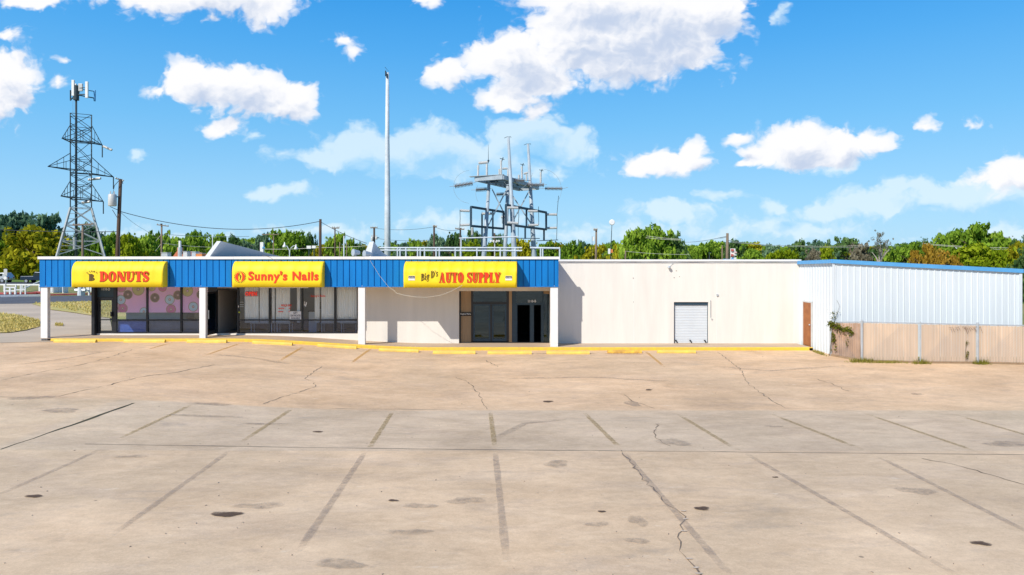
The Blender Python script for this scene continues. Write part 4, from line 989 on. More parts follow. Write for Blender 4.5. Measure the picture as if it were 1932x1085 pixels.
# ------------------------------------------------------------------ slatted fence
fpts = [(Vector((13.52, 29.0, 0)), 1.36), (hit(1625, 682), 0), (hit(1735, 685.5), 0), (hit(1843, 686), 0), (hit(1951, 688.5), 0), (hit(2075, 690), 0)]
fn = thing('slatted_fence', tuple(fpts[2][0]), 'chain link fence with tan privacy slats in front of the metal building', 'fence')
FP = []
tops = [608, 607.5, 610, 612.5, 614.5, 616.5]
for (p, _), ty in zip(fpts, tops):
    z = G(p.x, p.y); FP.append((Vector((p.x, p.y, z)), CZ - (ty - HY) / F * p.y))
for i in range(len(FP) - 1):
    (a, za), (b, zb2) = FP[i], FP[i + 1]
    d = Vector((b.x - a.x, b.y - a.y, 0)); ln = d.length; d /= ln; nrm = Vector((-d.y, d.x, 0))
    m = MB(); k = 0; s = .07
    while s < ln - .06:
        f0 = s / ln; f1 = (s + .05) / ln
        p0 = a + d * s; p1 = a + d * (s + .052); zt0 = za + (zb2 - za) * f0 - .03 - rr.random() * .02; zb0 = G(p0.x, p0.y) + .06 + rr.random() * .02
        o = nrm * (.012 * (k % 2)) 
        m.add([p0 + o + Vector((0, 0, zb0 - p0.z)), p1 + o + Vector((0, 0, zb0 - p1.z)), p1 + o + Vector((0, 0, zt0 - p1.z)), p0 + o + Vector((0, 0, zt0 - p0.z))], [(0, 1, 2, 3)])
        s += .0535; k += 1
    pn = m.build('slat_panel', 'slat_old' if i == 0 else 'slat', fn); so = pn.modifiers.new('thick', 'SOLIDIFY'); so.thickness = .006
    wire = MB(); h0 = (za - a.z)
    nd = int(ln / .11)
    for j in range(nd):
        for sgn in (1, -1):
            s0 = j * .11; s1 = s0 + sgn * h0
            lo_, hi_ = s0, s1; t1 = 1.0
            if s1 > ln: t1 = (ln - s0) / h0
            if s1 < 0: t1 = s0 / h0
            if t1 <= 0.02: continue
            P0 = a + d * s0; s1 = s0 + sgn * h0 * t1; P1 = a + d * s1
            wire.bar((P0.x - nrm.x * .012, P0.y - nrm.y * .012, G(P0.x, P0.y) + .04), (P1.x - nrm.x * .012, P1.y - nrm.y * .012, G(P1.x, P1.y) + .04 + (h0 - .06) * t1), .0045)
    wire.build('chain_link', 'galv', fn)
    MB().tube([(a.x, a.y, za), (b.x, b.y, zb2)], .022, 8).build('top_rail', 'galv', fn)
for i, (p, zt) in enumerate(FP):
    r_ = .026 if i in (2,) else .045
    q = MB(); q.tube([(p.x, p.y - .05, p.z - .1), (p.x, p.y - .05, zt + .05)], r_, 10); q.ball((p.x, p.y - .05, zt + .05), r_ * 1.2, 8, 5); q.build('post', 'galv', fn)
q = MB(); 
for i in range(len(FP) - 1):
    a, b = FP[i][0], FP[i + 1][0]; q.bar((a.x, a.y + .05, a.z + .01), (b.x, b.y + .05, b.z + .01), .16, .14)
tag(q.build('fence_footing', 'dirt'), 'low dirt and concrete footing under the slatted fence', 'footing', kind='structure')
def leafcloud(m, pts, size, rnd, n, spread):
    for _ in range(n):
        p = Vector(rnd.choice(pts)) + Vector([rnd.gauss(0, s) for s in spread])
        u = Vector([rnd.uniform(-1, 1) for _ in range(3)]).normalized(); v = u.orthogonal().normalized()
        s = size * rnd.uniform(.5, 1.3); u *= s; v *= s * .7
        m.add([p - u, p + v, p + u, p - v], [(0, 1, 2, 3)])
vr = random.Random(11)
f01 = lambda t, z: FP[0][0].lerp(FP[1][0], t) + Vector((-.06, -.05, z))
q = MB(); leafcloud(q, [f01(t, 1.36 - .25 * t + vr.uniform(-.10, .06)) for t in [i / 14 for i in range(11)]], .045, vr, 420, (.05, .05, .06))
leafcloud(q, [f01(.05 + .16 * vr.random(), vr.uniform(.2, 1.3)) for _ in range(14)], .035, vr, 130, (.03, .03, .06)); leafcloud(q, [f01(.5 + .1 * vr.random(), vr.uniform(.6, 1.2)) for _ in range(6)], .03, vr, 40, (.03, .03, .05))
leafcloud(q, [Vector((FP[0][0].x + .1, 28.9, vr.uniform(1.4, 1.9))) for _ in range(6)], .03, vr, 50, (.12, .03, .05))
w_ = thing('vine', tuple(FP[0][0]), 'green vine climbing the fence corner post', 'plant'); q.build('leaves', 'vine', w_)
q = MB(); q.tube([FP[0][0] + Vector((-.05, -.06, .0)), f01(.05, .5), f01(.08, 1.0), f01(.2, 1.3), f01(.7, 1.15)], [.014, .012, .01, .008, .005], 5); q.tube([Vector((13.62, 28.93, 1.3)), Vector((13.8, 28.95, 1.75)), Vector((13.9, 28.95, 2.0)), Vector((13.78, 28.95, 2.25))], .005, 4); q.build('stem', 'trunk', w_)
f23 = lambda t, z: FP[2][0].lerp(FP[3][0], t) + Vector((0, -.07, z))
w_ = thing('vine', tuple(f23(.78, 0)), 'thin vine sprigs hanging on the slats left of the third fence post', 'plant')
q = MB(); leafcloud(q, [f23(.78 + .05 * vr.random(), z) for z in (.22, .28, .35, .42, .48, .8, .85)], .03, vr, 70, (.025, .01, .04)); q.build('leaves', 'vine', w_)
MB().tube([f23(.79, .1), f23(.78, .5), f23(.80, .9)], .006, 5).build('stem', 'trunk', w_)
w_ = thing('dry_creeper', tuple(f23(.8, 1.4)), 'dry brown creeper trailing along the top rail of the fence', 'plant')
q = MB()
for k in range(16):
    t = vr.uniform(.45, 1.05); z = 1.42 + vr.uniform(-.02, .05); q.tube([f23(t, z), f23(t + .03, z + .02), f23(t + .06, z - vr.uniform(.02, .25))], .006, 4)
q.build('twigs', mat('dry_twig', (.16, .08, .05), .9), w_)
wd = [(FP[1][0], .5, 260, .16, 'tall dry weeds at the foot of the second fence post'), (FP[1][0].lerp(FP[2][0], .45), 1.0, 420, .10, 'long low strip of weeds under the second fence panel'),
      (FP[2][0], .3, 150, .17, 'weed clump at the foot of the thin fence post'), (FP[3][0] + Vector((.1, 0, 0)), .3, 170, .17, 'weed clump at the foot of the third fence post'), (Vector((13.3, 29.7, G(13.3, 29.7))), .45, 260, .12, 'yellow weeds along the foot of the ribbed side wall')]
for p, sp, n, h, lab in wd:
    m = MB()
    for _ in range(n):
        dx = vr.gauss(0, sp * .6); c = Vector((p.x + (dx if abs(p.x - 13.3) > .01 else vr.uniform(-.08, .05)), p.y - .12 + (vr.gauss(0, .07) if abs(p.x - 13.3) > .01 else dx), 0)); c.z = G(c.x, c.y)
        a = vr.uniform(0, 6.28); hh = h * vr.uniform(.35, 1.4) * (1 if abs(dx) < sp else .5); l = Vector((vr.uniform(-.5, .5) * hh, vr.uniform(-.5, .5) * hh, hh)); s = Vector((math.cos(a), math.sin(a), 0)) * .016
        m.add([c - s, c + s, c + l], [(0, 1, 2)])
    tag(m.build('weeds', 'weed'), lab, 'weeds', 'weeds along the fence')

# ------------------------------------------------------------------ roof pieces
def fin(pts_front, back_px, Y0, Y1, lab, zb=4.0, curve=False):
    """leaning wedge: a white front edge and a long shade-coloured side falling back to the roof"""
    t = thing('roof_fin', tuple(W(pts_front[0][0], 484, Y0)), lab, 'roof fin', 'white wedge fins on the shop roof')
    (b0, b1, t1, t0) = [W(x, y, Y0) for x, y in pts_front]
    b0.z = b1.z = zb
    m = MB(); m.add([b0, b1, t1, t0, b0 + Vector((0, .05, 0)), b1 + Vector((0, .05, 0)), t1 + Vector((0, .05, 0)), t0 + Vector((0, .05, 0))], [(0, 1, 2, 3), (0, 4, 5, 1), (1, 5, 6, 2), (2, 6, 7, 3), (3, 7, 4, 0)])
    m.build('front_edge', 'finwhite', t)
    e = W(back_px, 484, Y1); e.z = zb
    n = 10; m = MB()
    for i in range(n + 1):
        u = i / n; hgt = (1 - u) if not curve else (1 - u) ** 1.8
        br = b1.lerp(e, u) + Vector((0, .052, 0)); bl = b0.lerp(e, u) + Vector((0, .052, 0))
        m.v += [br, br + (t1 - b1) * hgt, bl + (t0 - b0) * hgt, bl]
    for i in range(n):
        for j in range(3): m.f.append((i * 4 + j, i * 4 + j + 1, i * 4 + 4 + j + 1, i * 4 + 4 + j))
    m.build('side', 'finshade', t)
fin([(385, 484), (394, 484), (416.5, 455), (409, 455)], 531, 37.0, 46.5, 'long low white roof fin above the gap left of the salon sign')
fin([(684, 484), (699, 484), (705, 455.5), (697, 456.5)], 742, 37.0, 43.0, 'short curved white roof fin beside the tall pole', curve=True)
def flood(px, py, Y, lab):
    t = thing('flood_lamp', tuple(W(px, 484, Y)), lab, 'lamp', 'grey flood lamps on the shop roof')
    c = W(px, py, Y); m = MB(); m.tube([c + Vector((-.12, -.1, .02)), c + Vector((.16, .15, 0))], [.19, .11], 12); m.build('lamp_head', 'galv', t); MB().tube([c, Vector((c.x, c.y, 4.0))], .03).build('bracket', 'galv', t)
flood(671, 477, 36, 'grey flood lamp just left of the short roof fin'); flood(692, 479.5, 36.5, 'small flood lamp at the foot of the short roof fin')
# red roof with vents far behind
rb = thing('house_roof', tuple(W(338, 490, 62)), 'red clay roof peeking over the coping behind the donut sign', 'house')
a = W(326, 484, 60); m = MB()
c1, c2, c3 = W(326, 484.5, 60), W(353, 484.5, 60), W(340, 474, 64)
m.add([c1 + Vector((-.3, 0, -.4)), c2 + Vector((.3, 0, -.4)), c2 + Vector((.3, 8, -.4)), c1 + Vector((-.3, 8, -.4)), W(333, 474.5, 62.5), W(345, 474.5, 62.5), W(345, 474.5, 62.5) + Vector((0, 3, 0)), W(333, 474.5, 62.5) + Vector((0, 3, 0))], [(0, 1, 5, 4), (1, 2, 6, 5), (2, 3, 7, 6), (3, 0, 4, 7), (4, 5, 6, 7)]); m.build('roof', 'redroof', rb)
m = MB(); m.box(c1.x, c2.x, 60.3, 67.5, -.8, c1.z - .42); m.build('wall', 'plaster', rb)
p0, p1 = W(340, 474.5, 61.8), W(340, 467, 61.8); MB().box(p0.x - .18, p0.x + .18, 61.6, 62.0, p0.z - .1, p1.z).build('chimney', 'orange', rb)
for (px, y0, y1, w, mm, lab) in ((313, 476.5, 484, 12, 'galv', 'grey air unit left of the red roof'), (352, 474.5, 484, 8, 'insul', 'dark slanted vent hood right of the red roof'), (368, 475, 484, 8, 'galv', 'pale vent cowl left of the long roof fin'), (378, 478, 484, 12, 'orange', 'low orange roof box at the foot of the long fin')):
    c = W(px, y1, 44); d = W(px, y0, 44); s = w / F * 44 / 2
    t = thing('roof_vent', (c.x, 44, 4.0), lab, 'roof vent', 'vents on the shop roof')
    m = MB(); m.prism([(c.x - s, 4.0), (c.x + s, 4.0), (c.x + s * .9, d.z - .03), (c.x + s * .3, d.z), (c.x - s * .9, d.z - .02)], 1, 43.8, 44.3); m.build('housing', mm, t)
    MB().box(c.x - s * 1.06, c.x + s * 1.06, 43.76, 44.34, d.z - .005, d.z + .02).build('cap', 'galv', t)
fp = thing('flue_pipe', tuple(W(339.5, 484, 44)), 'white flue pipe on a grey base beside the red roof', 'flue')
MB().tube([(W(339.5, 484, 44).x, 44, 3.98), (W(339.5, 484, 44).x, 44, W(0, 466.5, 44).z)], .13, 12).build('base', 'galv', fp)
MB().tube([(W(339.5, 484, 44).x, 44, W(0, 467, 44).z), (W(339.5, 484, 44).x, 44, W(0, 454.3, 44).z)], .075, 12).build('pipe', 'white', fp)
# railings of pipe behind the roof
def pipe_run(xa, xb, ys, posts, Y, lab, z0=3.95):
    t = thing('pipe_rail', tuple(W(xa, 484, Y)), lab, 'railing', 'pipe railings behind the shop roof')
    for (ya, yb, r_) in ys: MB().tube([W(xa, ya, Y), W(xb, yb, Y)], r_, 8).build('rail', 'palesteel', t)
    for x in posts:
        p = W(x, ys[0][0] + 1, Y); MB().tube([Vector((p.x, Y, z0)), p], .055, 8).build('post', 'palesteel', t)
pipe_run(716, 985, [(467.5, 467.5, .055), (472.3, 473, .06)], (750, 755, 766, 788, 793, 801, 823, 829, 859, 869, 900, 944, 972), 49, 'long double pipe railing between the tall pole and the switch tower', 0)
pipe_run(1000, 1056.5, [(467.5, 468.5, .07)], (1020, 1024, 1056), 49, 'short pipe railing right of the switch tower', 0)
pipe_run(866, 978, [(449.5, 446.5, .05)], (870,), 52, 'high horizontal pipe in front of the switch tower legs', 0)

# ------------------------------------------------------------------ tall bare pole
tp_ = thing('monopole', tuple(W(731, 490, 58)), 'tall tapering bare white steel pole rising above the roof', 'pole')
b = W(731, 470, 58); tpz = W(731, 137, 58)
MB().tube([(b.x, 58, 0), (b.x, 58, 8), (tpz.x - .02, 58, 14), (tpz.x, 58, tpz.z)], [.29, .25, .19, .135], 16).build('shaft', 'palesteel', tp_, True)
m = MB(); m.tube([(tpz.x - .12, 57.8, tpz.z + .1), (tpz.x - .12, 57.8, tpz.z - .35)], .05, 6); m.tube([(tpz.x - .2, 57.9, tpz.z + .45), (tpz.x + .1, 57.9, tpz.z + .1)], .015, 5); m.tube([(tpz.x, 57.85, tpz.z - .15), (tpz.x, 57.85, tpz.z - .5)], .06, 6); m.build('aerial', 'lattice', tp_)

# ------------------------------------------------------------------ switch tower of the substation
def Z5(x, y): return 840 + x / 4.175, 240 + y / 4.175
st = thing('switch_tower', tuple(W(955, 500, 57)), 'pale steel switch tower with insulators and leaning tubular legs', 'substation tower')
def P5(x, y, Y): return W(*Z5(x, y), Y)
def leg(xb, yb, xt, yt, Y, rb, rt, mm='towersteel'):
    a, b = P5(xb, yb, Y), P5(xt, yt, Y); g = a + (a - b) * (a.z / (b.z - a.z))
    MB().tube([g, a, b], [rb * 1.05, rb, rt], 14).build('leg', mm, st, True); return a, b
leg(305, 1015, 345, 440, 55.4, .205, .125); leg(545, 1015, 497, 78, 54.0, .22, .10)
leg(470, 1015, 495, 440, 60, .18, .15); leg(700, 1015, 652, 132, 59.5, .23, .10)
# platform frame at the top
A, B_, D, E = Vector((-2.95, 55.0)), Vector((-.70, 53.6)), Vector((.65, 63.6)), Vector((2.40, 62.3))
zp = 10.22
def chan(p, q, w=.16, h=.34, z=zp): return MB().bar((p.x, p.y, z), (q.x, q.y, z), w, h)
for p, q in ((A, B_), (A, D), (B_, E), (D, E)): chan(p, q).build('platform_beam', 'towersteel', st)
for f in (.22, .42, .62, .82): chan(A.lerp(D, f), B_.lerp(E, f), .12, .22).build('platform_beam', 'steelblue', st)  # cross beams in a darker colour, standing in for the underside's shade
m = MB()
for i in range(4):
    f0, f1 = i * .25, (i + 1) * .25; p, q = A.lerp(D, f0), B_.lerp(E, f1); m.bar((p.x, p.y, zp - .05), (q.x, q.y, zp - .05), .07); p, q = B_.lerp(E, f0), A.lerp(D, f1); m.bar((p.x, p.y, zp + .05), (q.x, q.y, zp + .05), .07)
m.build('platform_bracing', 'lattice', st)
MB().add([(A.x - .5, A.y, zp + .19), (B_.x + .02, B_.y - .1, zp + .19), (B_.x + .1, B_.y + .4, zp + .19), (A.x - .4, A.y + .5, zp + .19), (A.x - .5, A.y, zp + .23), (B_.x + .02, B_.y - .1, zp + .23), (B_.x + .1, B_.y + .4, zp + .23), (A.x - .4, A.y + .5, zp + .23)], [(0, 3, 2, 1), (4, 5, 6, 7), (0, 1, 5, 4), (1, 2, 6, 5), (2, 3, 7, 6), (3, 0, 4, 7)]).build('platform_plate', 'towersteel', st)
for (xa, ya, xb, yb, Y) in ((370, 490, 470, 690, 57.5), (490, 480, 335, 780, 56), (530, 540, 690, 780, 57), (660, 505, 545, 720, 58)):
    MB().bar(P5(xa, ya, Y), P5(xb, yb, Y), .10, .10).build('brace', 'towersteel', st)
def insulator(p, q, r, name='insulator', n=None, mm='insul', core=.5):
    p, q = Vector(p), Vector(q); n = n or max(5, int((q - p).length / .09)); pts = []; rs = []
    for i in range(n):
        f = i / n
        pts += [p.lerp(q, f), p.lerp(q, f + .42 / n), p.lerp(q, f + .5 / n)]; rs += [r * core, r * core, r]
        pts.append(p.lerp(q, f + .92 / n)); rs.append(r * .92)
    pts.append(q); rs.append(r * core)
    return MB().tube(pts, rs, 10).build(name, mm, st)
for (xa, ya, xb, yb, Y, r) in ((258, 395, 260, 300, 55.2, .095), (328, 388, 328, 292, 55.2, .10), (262, 283, 335, 276, 55.2, .13), (440, 382, 440, 262, 54.6, .09), (427, 382, 427, 330, 56, .09), (450, 327, 492, 325, 56, .10),
                        (605, 405, 603, 310, 60, .10), (580, 410, 580, 375, 61, .09), (618, 367, 650, 358, 61, .10), (752, 440, 752, 355, 61.5, .10), (640, 425, 640, 370, 61, .09), (494, 395, 494, 330, 56, .08)):
    insulator(P5(xa, ya, Y), P5(xb, yb, Y), r, core=.8)
for (x, y, Y) in ((445, 250, 54.6), (605, 295, 60), (754, 340, 61.5)):
    m = MB(); p = P5(x, y, Y); m.bar(p + Vector((-.02, 0, -.25)), p + Vector((.12, 0, .12)), .07); m.bar(p + Vector((-.15, 0, .05)), p + Vector((.22, 0, -.05)), .05); m.build('terminal', 'lattice', st)
m = MB(); m.tube([P5(340, 285, 55.2), P5(340, 140, 55.2)], [.03, .008], 6); m.ball(P5(340, 265, 55.2), .09, 8, 5); m.build('lightning_rod', 'lattice', st)
for (xa, ya, xb, yb, Y) in ((72, 465, 216, 441, 53.2), (240, 494, 328, 488, 56.5), (402, 530, 482, 526, 59.5), (485, 418, 625, 420, 56), (636, 453, 778, 455, 59), (785, 483, 922, 484, 61.5)):
    insulator(P5(xa, ya, Y), P5(xb, yb, Y), .19 if Y < 60 else .17, 'insulator_string', 13, 'darkinsul', core=.35)
m = MB()
for (xa, ya, xb, yb, Y) in ((216, 441, 258, 425, 54), (35, 466, 72, 465, 53), (328, 488, 375, 480, 57), (205, 494, 240, 494, 56.5), (778, 455, 800, 450, 60), (735, 480, 785, 483, 61.5), (922, 484, 965, 474, 61.5), (625, 420, 680, 420, 56)):
    m.tube([P5(xa, ya, Y), P5(xb, yb, Y)], .022, 5)
m.build('line_fitting', 'towersteel', st)
# frames carrying the lower switches
def sqframe(c, w, Y0, Y1, mm='steelblue'):
    m = MB(); pts = [P5(x, y, Y0 + (Y1 - Y0) * t) for x, y, t in c]
    for p, q in zip(pts, pts[1:] + pts[:1]): m.bar(p, q, w)
    m.build('switch_frame', mm, st)
sqframe([(203, 628, 0), (460, 668, 1), (460, 800, 1), (203, 778, 0)], .17, 53.6, 57.5)
sqframe([(478, 612, 0), (795, 672, 1), (795, 806, 1), (478, 766, 0)], .17, 53.4, 58.5)
m = MB()
for x, ya, yb, Y in ((375, 660, 860, 57.5), (640, 640, 780, 56), (630, 790, 880, 57), (778, 806, 890, 58.5), (290, 680, 960, 57)): m.bar(P5(x, ya, Y), P5(x, yb, Y), .15)
m.bar(P5(555, 875, 57), P5(745, 876, 57), .06); m.bar(P5(720, 895, 58), P5(890, 888, 58), .06); m.build('switch_support', 'steelblue', st)
for (xa, ya, xb, yb, Y) in ((118, 656, 192, 660, 53.6), (118, 772, 192, 768, 53.6), (490, 634, 575, 636, 53.2), (490, 752, 575, 757, 53.2), (652, 661, 728, 662, 55.5), (652, 773, 735, 770, 55.5), (800, 687, 880, 688, 58), (800, 795, 880, 793, 58), (290, 682, 372, 680, 56), (440, 708, 480, 706, 59), (213, 790, 213, 862, 54.5)):
    insulator(P5(xa, ya, Y), P5(xb, yb, Y), .115, core=.8)
m = MB()
for pts, Y in (([(116, 650), (118, 720), (114, 790), (120, 880)], 53.5), ([(578, 640), (580, 700), (575, 765), (575, 870)], 53.1), ([(735, 625), (736, 700), (737, 770)], 55.4), ([(880, 680), (882, 740), (880, 800), (877, 890)], 57.9), ([(893, 540), (880, 690)], 57.9), ([(447, 670), (449, 760)], 59), ([(290, 665), (292, 790)], 56)):
    m.tube([P5(x, y, Y) for x, y in pts], .022, 5)
m.build('jumper_wire', 'lattice', st)
m = MB()
for cx, cy, rx, ry, a0, a1, Y in ((200, 470, 135, 130, 95, 265, 55), (760, 490, 155, 160, -40, 85, 58), (350, 520, 110, 120, 150, 215, 56), (560, 230, 150, 260, 215, 330, 57)):
    m.tube([P5(cx + rx * math.cos(R(a0 + (a1 - a0) * k / 18)), cy - ry * math.sin(R(a0 + (a1 - a0) * k / 18)), Y) for k in range(19)], .010, 4)
m.build('jumper_loop', 'towersteel', st)
m = MB()
for x, y, Y in ((497, 80, 54), (652, 135, 59.5)): m.tube([P5(x - 32, y + 6, Y), P5(x - 10, y - 4, Y), P5(x + 22, y - 4, Y), P5(x + 20, y + 4, Y)], .02, 5)
m.build('leg_cap_wire', 'lattice', st)

# ------------------------------------------------------------------ lattice tower with antennas
tw = thing('lattice_tower', tuple(W(152.8, 500, 90)), 'tall lattice transmission tower with phone antennas on its top', 'transmission tower')
YT = 90.0; s90 = F / YT; tx = (152.8 - CX) / s90
zt = lambda py: CZ - (py - HY) / s90
def hw(z):   # half width of the body
    zk = zt(393)
    return 1.18 if z > zk else 1.18 + (zk - z) / (zk - zt(481)) * 1.42
corner = [(-1, -1), (1, -1), (1, 1), (-1, 1)]
def cpt(i, z): h = hw(z); return Vector((tx + corner[i][0] * h * .845 - corner[i][1] * h * .534, YT + corner[i][0] * h * .534 + corner[i][1] * h * .845, z))
zs = [-.9, zt(481), zt(455), zt(425), zt(393), zt(375), zt(350), zt(330), zt(303), zt(268), zt(243), zt(218)]
for i in range(4):
    m = MB(); 
    for a, b in zip(zs[4:], zs[5:]): m.bar(cpt(i, a), cpt(i, b), .085)
    m.build('leg', 'lattice', tw)
    m = MB(); m.bar(cpt(i, zs[0]), cpt(i, zs[4]), .17); m.build('leg', 'latticelow', tw)
lo, up = MB(), MB()
for k, (a, b) in enumerate(zip(zs[1:], zs[2:])):
    t_ = lo if k < 3 else up
    for i in range(4):
        j = (i + 1) % 4; wd_ = .085 if k < 3 else .065
        if i in (0, 2) or k % 2: t_.bar(cpt(i, a), cpt(j, b), wd_)
        if i in (0, 1, 2) and (i != 2 or k % 2 == 0): t_.bar(cpt(j, a), cpt(i, b), wd_)
        t_.bar(cpt(i, b), cpt(j, b), wd_ * .9)
        if k < 3 and i == 0:
            for f in (.35, .65):
                p, q2 = cpt(i, a).lerp(cpt(j, b), f), cpt(i, a).lerp(cpt(i, b), f); t_.bar(p, q2, .06)
lo.build('lower_bracing', 'latticelow', tw); up.build('upper_bracing', 'lattice', tw)
MB().tube([(tx, YT - 1.0, -.9), (tx, YT - 1.0, zt(190))], [.17, .12], 12).build('mast', 'lattice', tw, True)
def arm(lx, ly, lY, rx, ry, rY, py_top):
    for (x, y, Y, side) in ((lx, ly, lY, -1), (rx, ry, rY, 1)):
        tip = W(x, y, Y); m = MB(); zz = tip.z
        ids = (0, 3) if side < 0 else (1, 2)
        yo = (0, 1) if side < 0 else (3, 2)
        for i in yo:
            p = cpt(i, zz); m.bar(p, tip, .10); top = cpt(i, zz + 2.2); m.bar(top, tip, .065)
            for f in (.3, .6): m.bar(p.lerp(tip, f), top.lerp(tip, f), .045)
        for f in (0, .33, .66): m.bar(cpt(yo[0], zz).lerp(tip, f), cpt(yo[1], zz).lerp(tip, f + .2), .07)
        m.build('crossarm', 'lattice', tw)
        if side > 0: MB().tube([tip, tip + Vector((0, 0, -1.7))], .07, 6).build('hanging_insulator', 'lattice', tw)
arm(117, 261, 85.5, 193, 274, 95, 240); arm(90.5, 314, 84.5, 214, 334, 96, 300); arm(115, 370, 85.5, 195, 380.5, 95, 350)
def tins(x0, y0, x1, y1, Y, r): MB().tube([W(x0, y0, Y), W(x1, y1, Y)], r, 8).build('insulator', 'insul', tw)
tins(195, 276, 211, 283, 94, .16); tins(167, 339, 190, 336.5, 92, .16); tins(155, 382.5, 170, 380.5, 90, .16); tins(218, 336, 233, 341, 95, .12)
for (x, y0, y1, Y, w, mm) in ((138, 151, 181, 88.7, .34, 'white'), (143, 158, 185, 89.5, .22, 'white'), (163.8, 154, 185, 88.7, .36, 'white'), (178.5, 170, 191, 91, .22, 'trimblue'), (133, 170, 190, 92, .10, 'lattice'), (152, 158, 172, 89, .55, 'insul'), (148, 162, 176, 91, .3, 'white')):
    a, b = W(x, y1, Y), W(x, y0, Y); m = MB().box(a.x - w / 2, a.x + w / 2, Y - .1, Y + .12, a.z, b.z); o = m.build('antenna_panel', mm, tw); bv = o.modifiers.new('edge', 'BEVEL'); bv.width = .04; bv.segments = 2
m = MB(); zq = zt(182)
for (x, Y) in ((138, 88.8), (164, 88.8), (178.5, 91), (133, 92), (148, 91)): m.bar((tx, YT - 1, zq), (W(x, 0, Y).x, Y, zq), .12); m.bar((tx, YT - 1, zq + .8), (W(x, 0, Y).x, Y, zq + .9), .08)
m.tube([(tx, YT - 1, zt(192)), (tx, YT - 1, zt(165))], .35, 10); m.build('antenna_mount', 'lattice', tw)
m = MB(); m.tube([(tx - .0, YT - 1.3, zt(470)), (tx, YT - 1.3, zt(448))], .2, 8); m.tube([W(150.5, 190, 89), W(137.5, 190, 89), W(137.5, 214, 89)], .02, 5); m.build('equipment', 'latticelow', tw)

# ------------------------------------------------------------------ poles, lamps and wires
def pole(px, ytop, wpx, Y, lab, mm='wood', px_top=None, arms=(), cans=(), group=None, name='utility_pole', cat='utility pole', pins=True):
    s = F / Y; t = thing(name, (W(px, 484, Y).x, Y, G(W(px, 484, Y).x, Y)), lab, cat, group)
    b, top = W(px, 484, Y), W(px_top or px, ytop, Y); g = b + (b - top) * ((b.z + .9) / (top.z - b.z))
    MB().tube([g, b, top], [wpx / s / 2 * 1.05, wpx / s / 2, wpx / s / 2 * .82], 10).build('shaft', mm, t, True)
    for (xa, ya, xb, yb) in arms:
        p, q_ = W(xa, ya, Y - .15), W(xb, yb, Y - .15); m = MB(); m.bar(p, q_, .10, .12); m.build('crossarm', 'paleWood', t)
        for f in (.04, .3, .7, .96):
            c = p.lerp(q_, f); MB().tube([c + Vector((0, 0, .05)), c + Vector((0, 0, .13)), c + Vector((0, 0, .2))], [.03, .06, .04], 6).build('insulator', 'insul', t)
    for (x, y0, y1, w) in cans:
        a, c = W(x, y1, Y - .4), W(x, y0, Y - .4); r_ = w / s / 2
        o = MB().tube([a, a.lerp(c, .06), a.lerp(c, .94), c], [r_ * .9, r_, r_, r_ * .85], 14).build('transformer', 'insul', t, True)
        for k in (-.5, .5): MB().tube([c + Vector((k * r_, 0, 0)), c + Vector((k * r_, 0, .22))], [.05, .03], 6).build('bushing', 'insul', o)
        MB().bar(a.lerp(c, .8), a.lerp(c, .8) + Vector((r_ + .15, .3, 0)), .08).build('bracket', 'lattice', o)
    return t
UP = 'wooden utility poles behind the shops'
t = pole(221.5, 338, 7.2, 50, 'thick brown utility pole carrying a white transformer can', px_top=227.5, cans=((212, 366.5, 389, 14.5),), group=UP)
for pts in ([(227, 338), (216, 350), (213, 366)], [(230, 340), (232, 347)], [(224, 397), (217, 394), (208, 390)], [(222, 412), (212, 396)]): MB().tube([W(x, y, 49.7) for x, y in pts], .022, 5).build('drop_wire', 'wire', t)
MB().tube([W(226, 484, 49.8), W(226, 445, 49.8)], .03, 5).build('drop_wire', 'wire', t)
pole(156, 425, 4.5, 70, 'brown utility pole with a wide crossarm standing before the lattice tower', mm='paleWood', arms=((137, 424.5, 176, 422.5),), group=UP)
pole(305, 422, 3.6, 95, 'thin utility pole with pale guy wires behind the donut sign', mm='paleWood', arms=((296, 424, 318, 427),), group=UP)
pole(604, 413.5, 5.6, 55, 'bare dark utility pole above the gap right of the salon sign', px_top=604.5, group=UP)
pole(706, 428.5, 4.2, 85, 'dark utility pole with grey transformers left of the tall bare pole', arms=((699, 430, 712, 430),), cans=((702, 447, 455, 4), (710, 447, 452, 4)), group=UP)
pole(819, 425, 4.2, 75, 'dark utility pole right of the tall bare pole', arms=((817, 427.5, 824, 428),), group=UP)
pole(868.5, 430, 4, 80, 'dark utility pole just left of the switch tower', arms=((859, 431.5, 876, 433),), group=UP)
pole(933, 440, 4, 80, 'dark utility pole seen between the switch tower legs', group=UP)
pole(1124.5, 432, 4.2, 70, 'brown utility pole left of the white disc mast', mm='paleWood', px_top=1125, arms=((1120, 434, 1127, 434),), cans=(), group=UP)
pole(1372, 440, 5.6, 60, 'thick reddish brown utility pole beside the red and white sign', mm='paleWood', px_top=1372.5, group=UP)
pole(1362.5, 463, 2.6, 80, 'short thin pole left of the thick reddish pole', mm='paleWood', group=UP)
pole(1180, 473, 2.8, 70, 'short pale wooden post in front of the large green tree', mm='paleWood', group=UP)
pole(632, 430, 2.8, 80, 'thin dark pole with a flat lamp head right of the bare pole', mm='wood', arms=((626.5, 430.3, 640, 430.3),), group=UP)
pole(649, 445, 2.4, 70, 'slim pale steel pole right of the lamp pole', mm='palesteel', group='slim pale poles')
pole(641, 457, 2.0, 75, 'short weathered post left of the slim pale pole', mm='paleWood', group=UP)
pole(654, 456, 1.8, 90, 'faint short post right of the slim pale pole', mm='paleWood', group=UP)
pole(516, 444, 2.2, 110, 'thin pole with a long arm before the trees behind the salon sign', mm='paleWood', arms=((494, 442.5, 526, 442.5),), group=UP)
pole(401, 443, 1.6, 100, 'thin pale post above the long roof fin', mm='palesteel', group='slim pale poles')
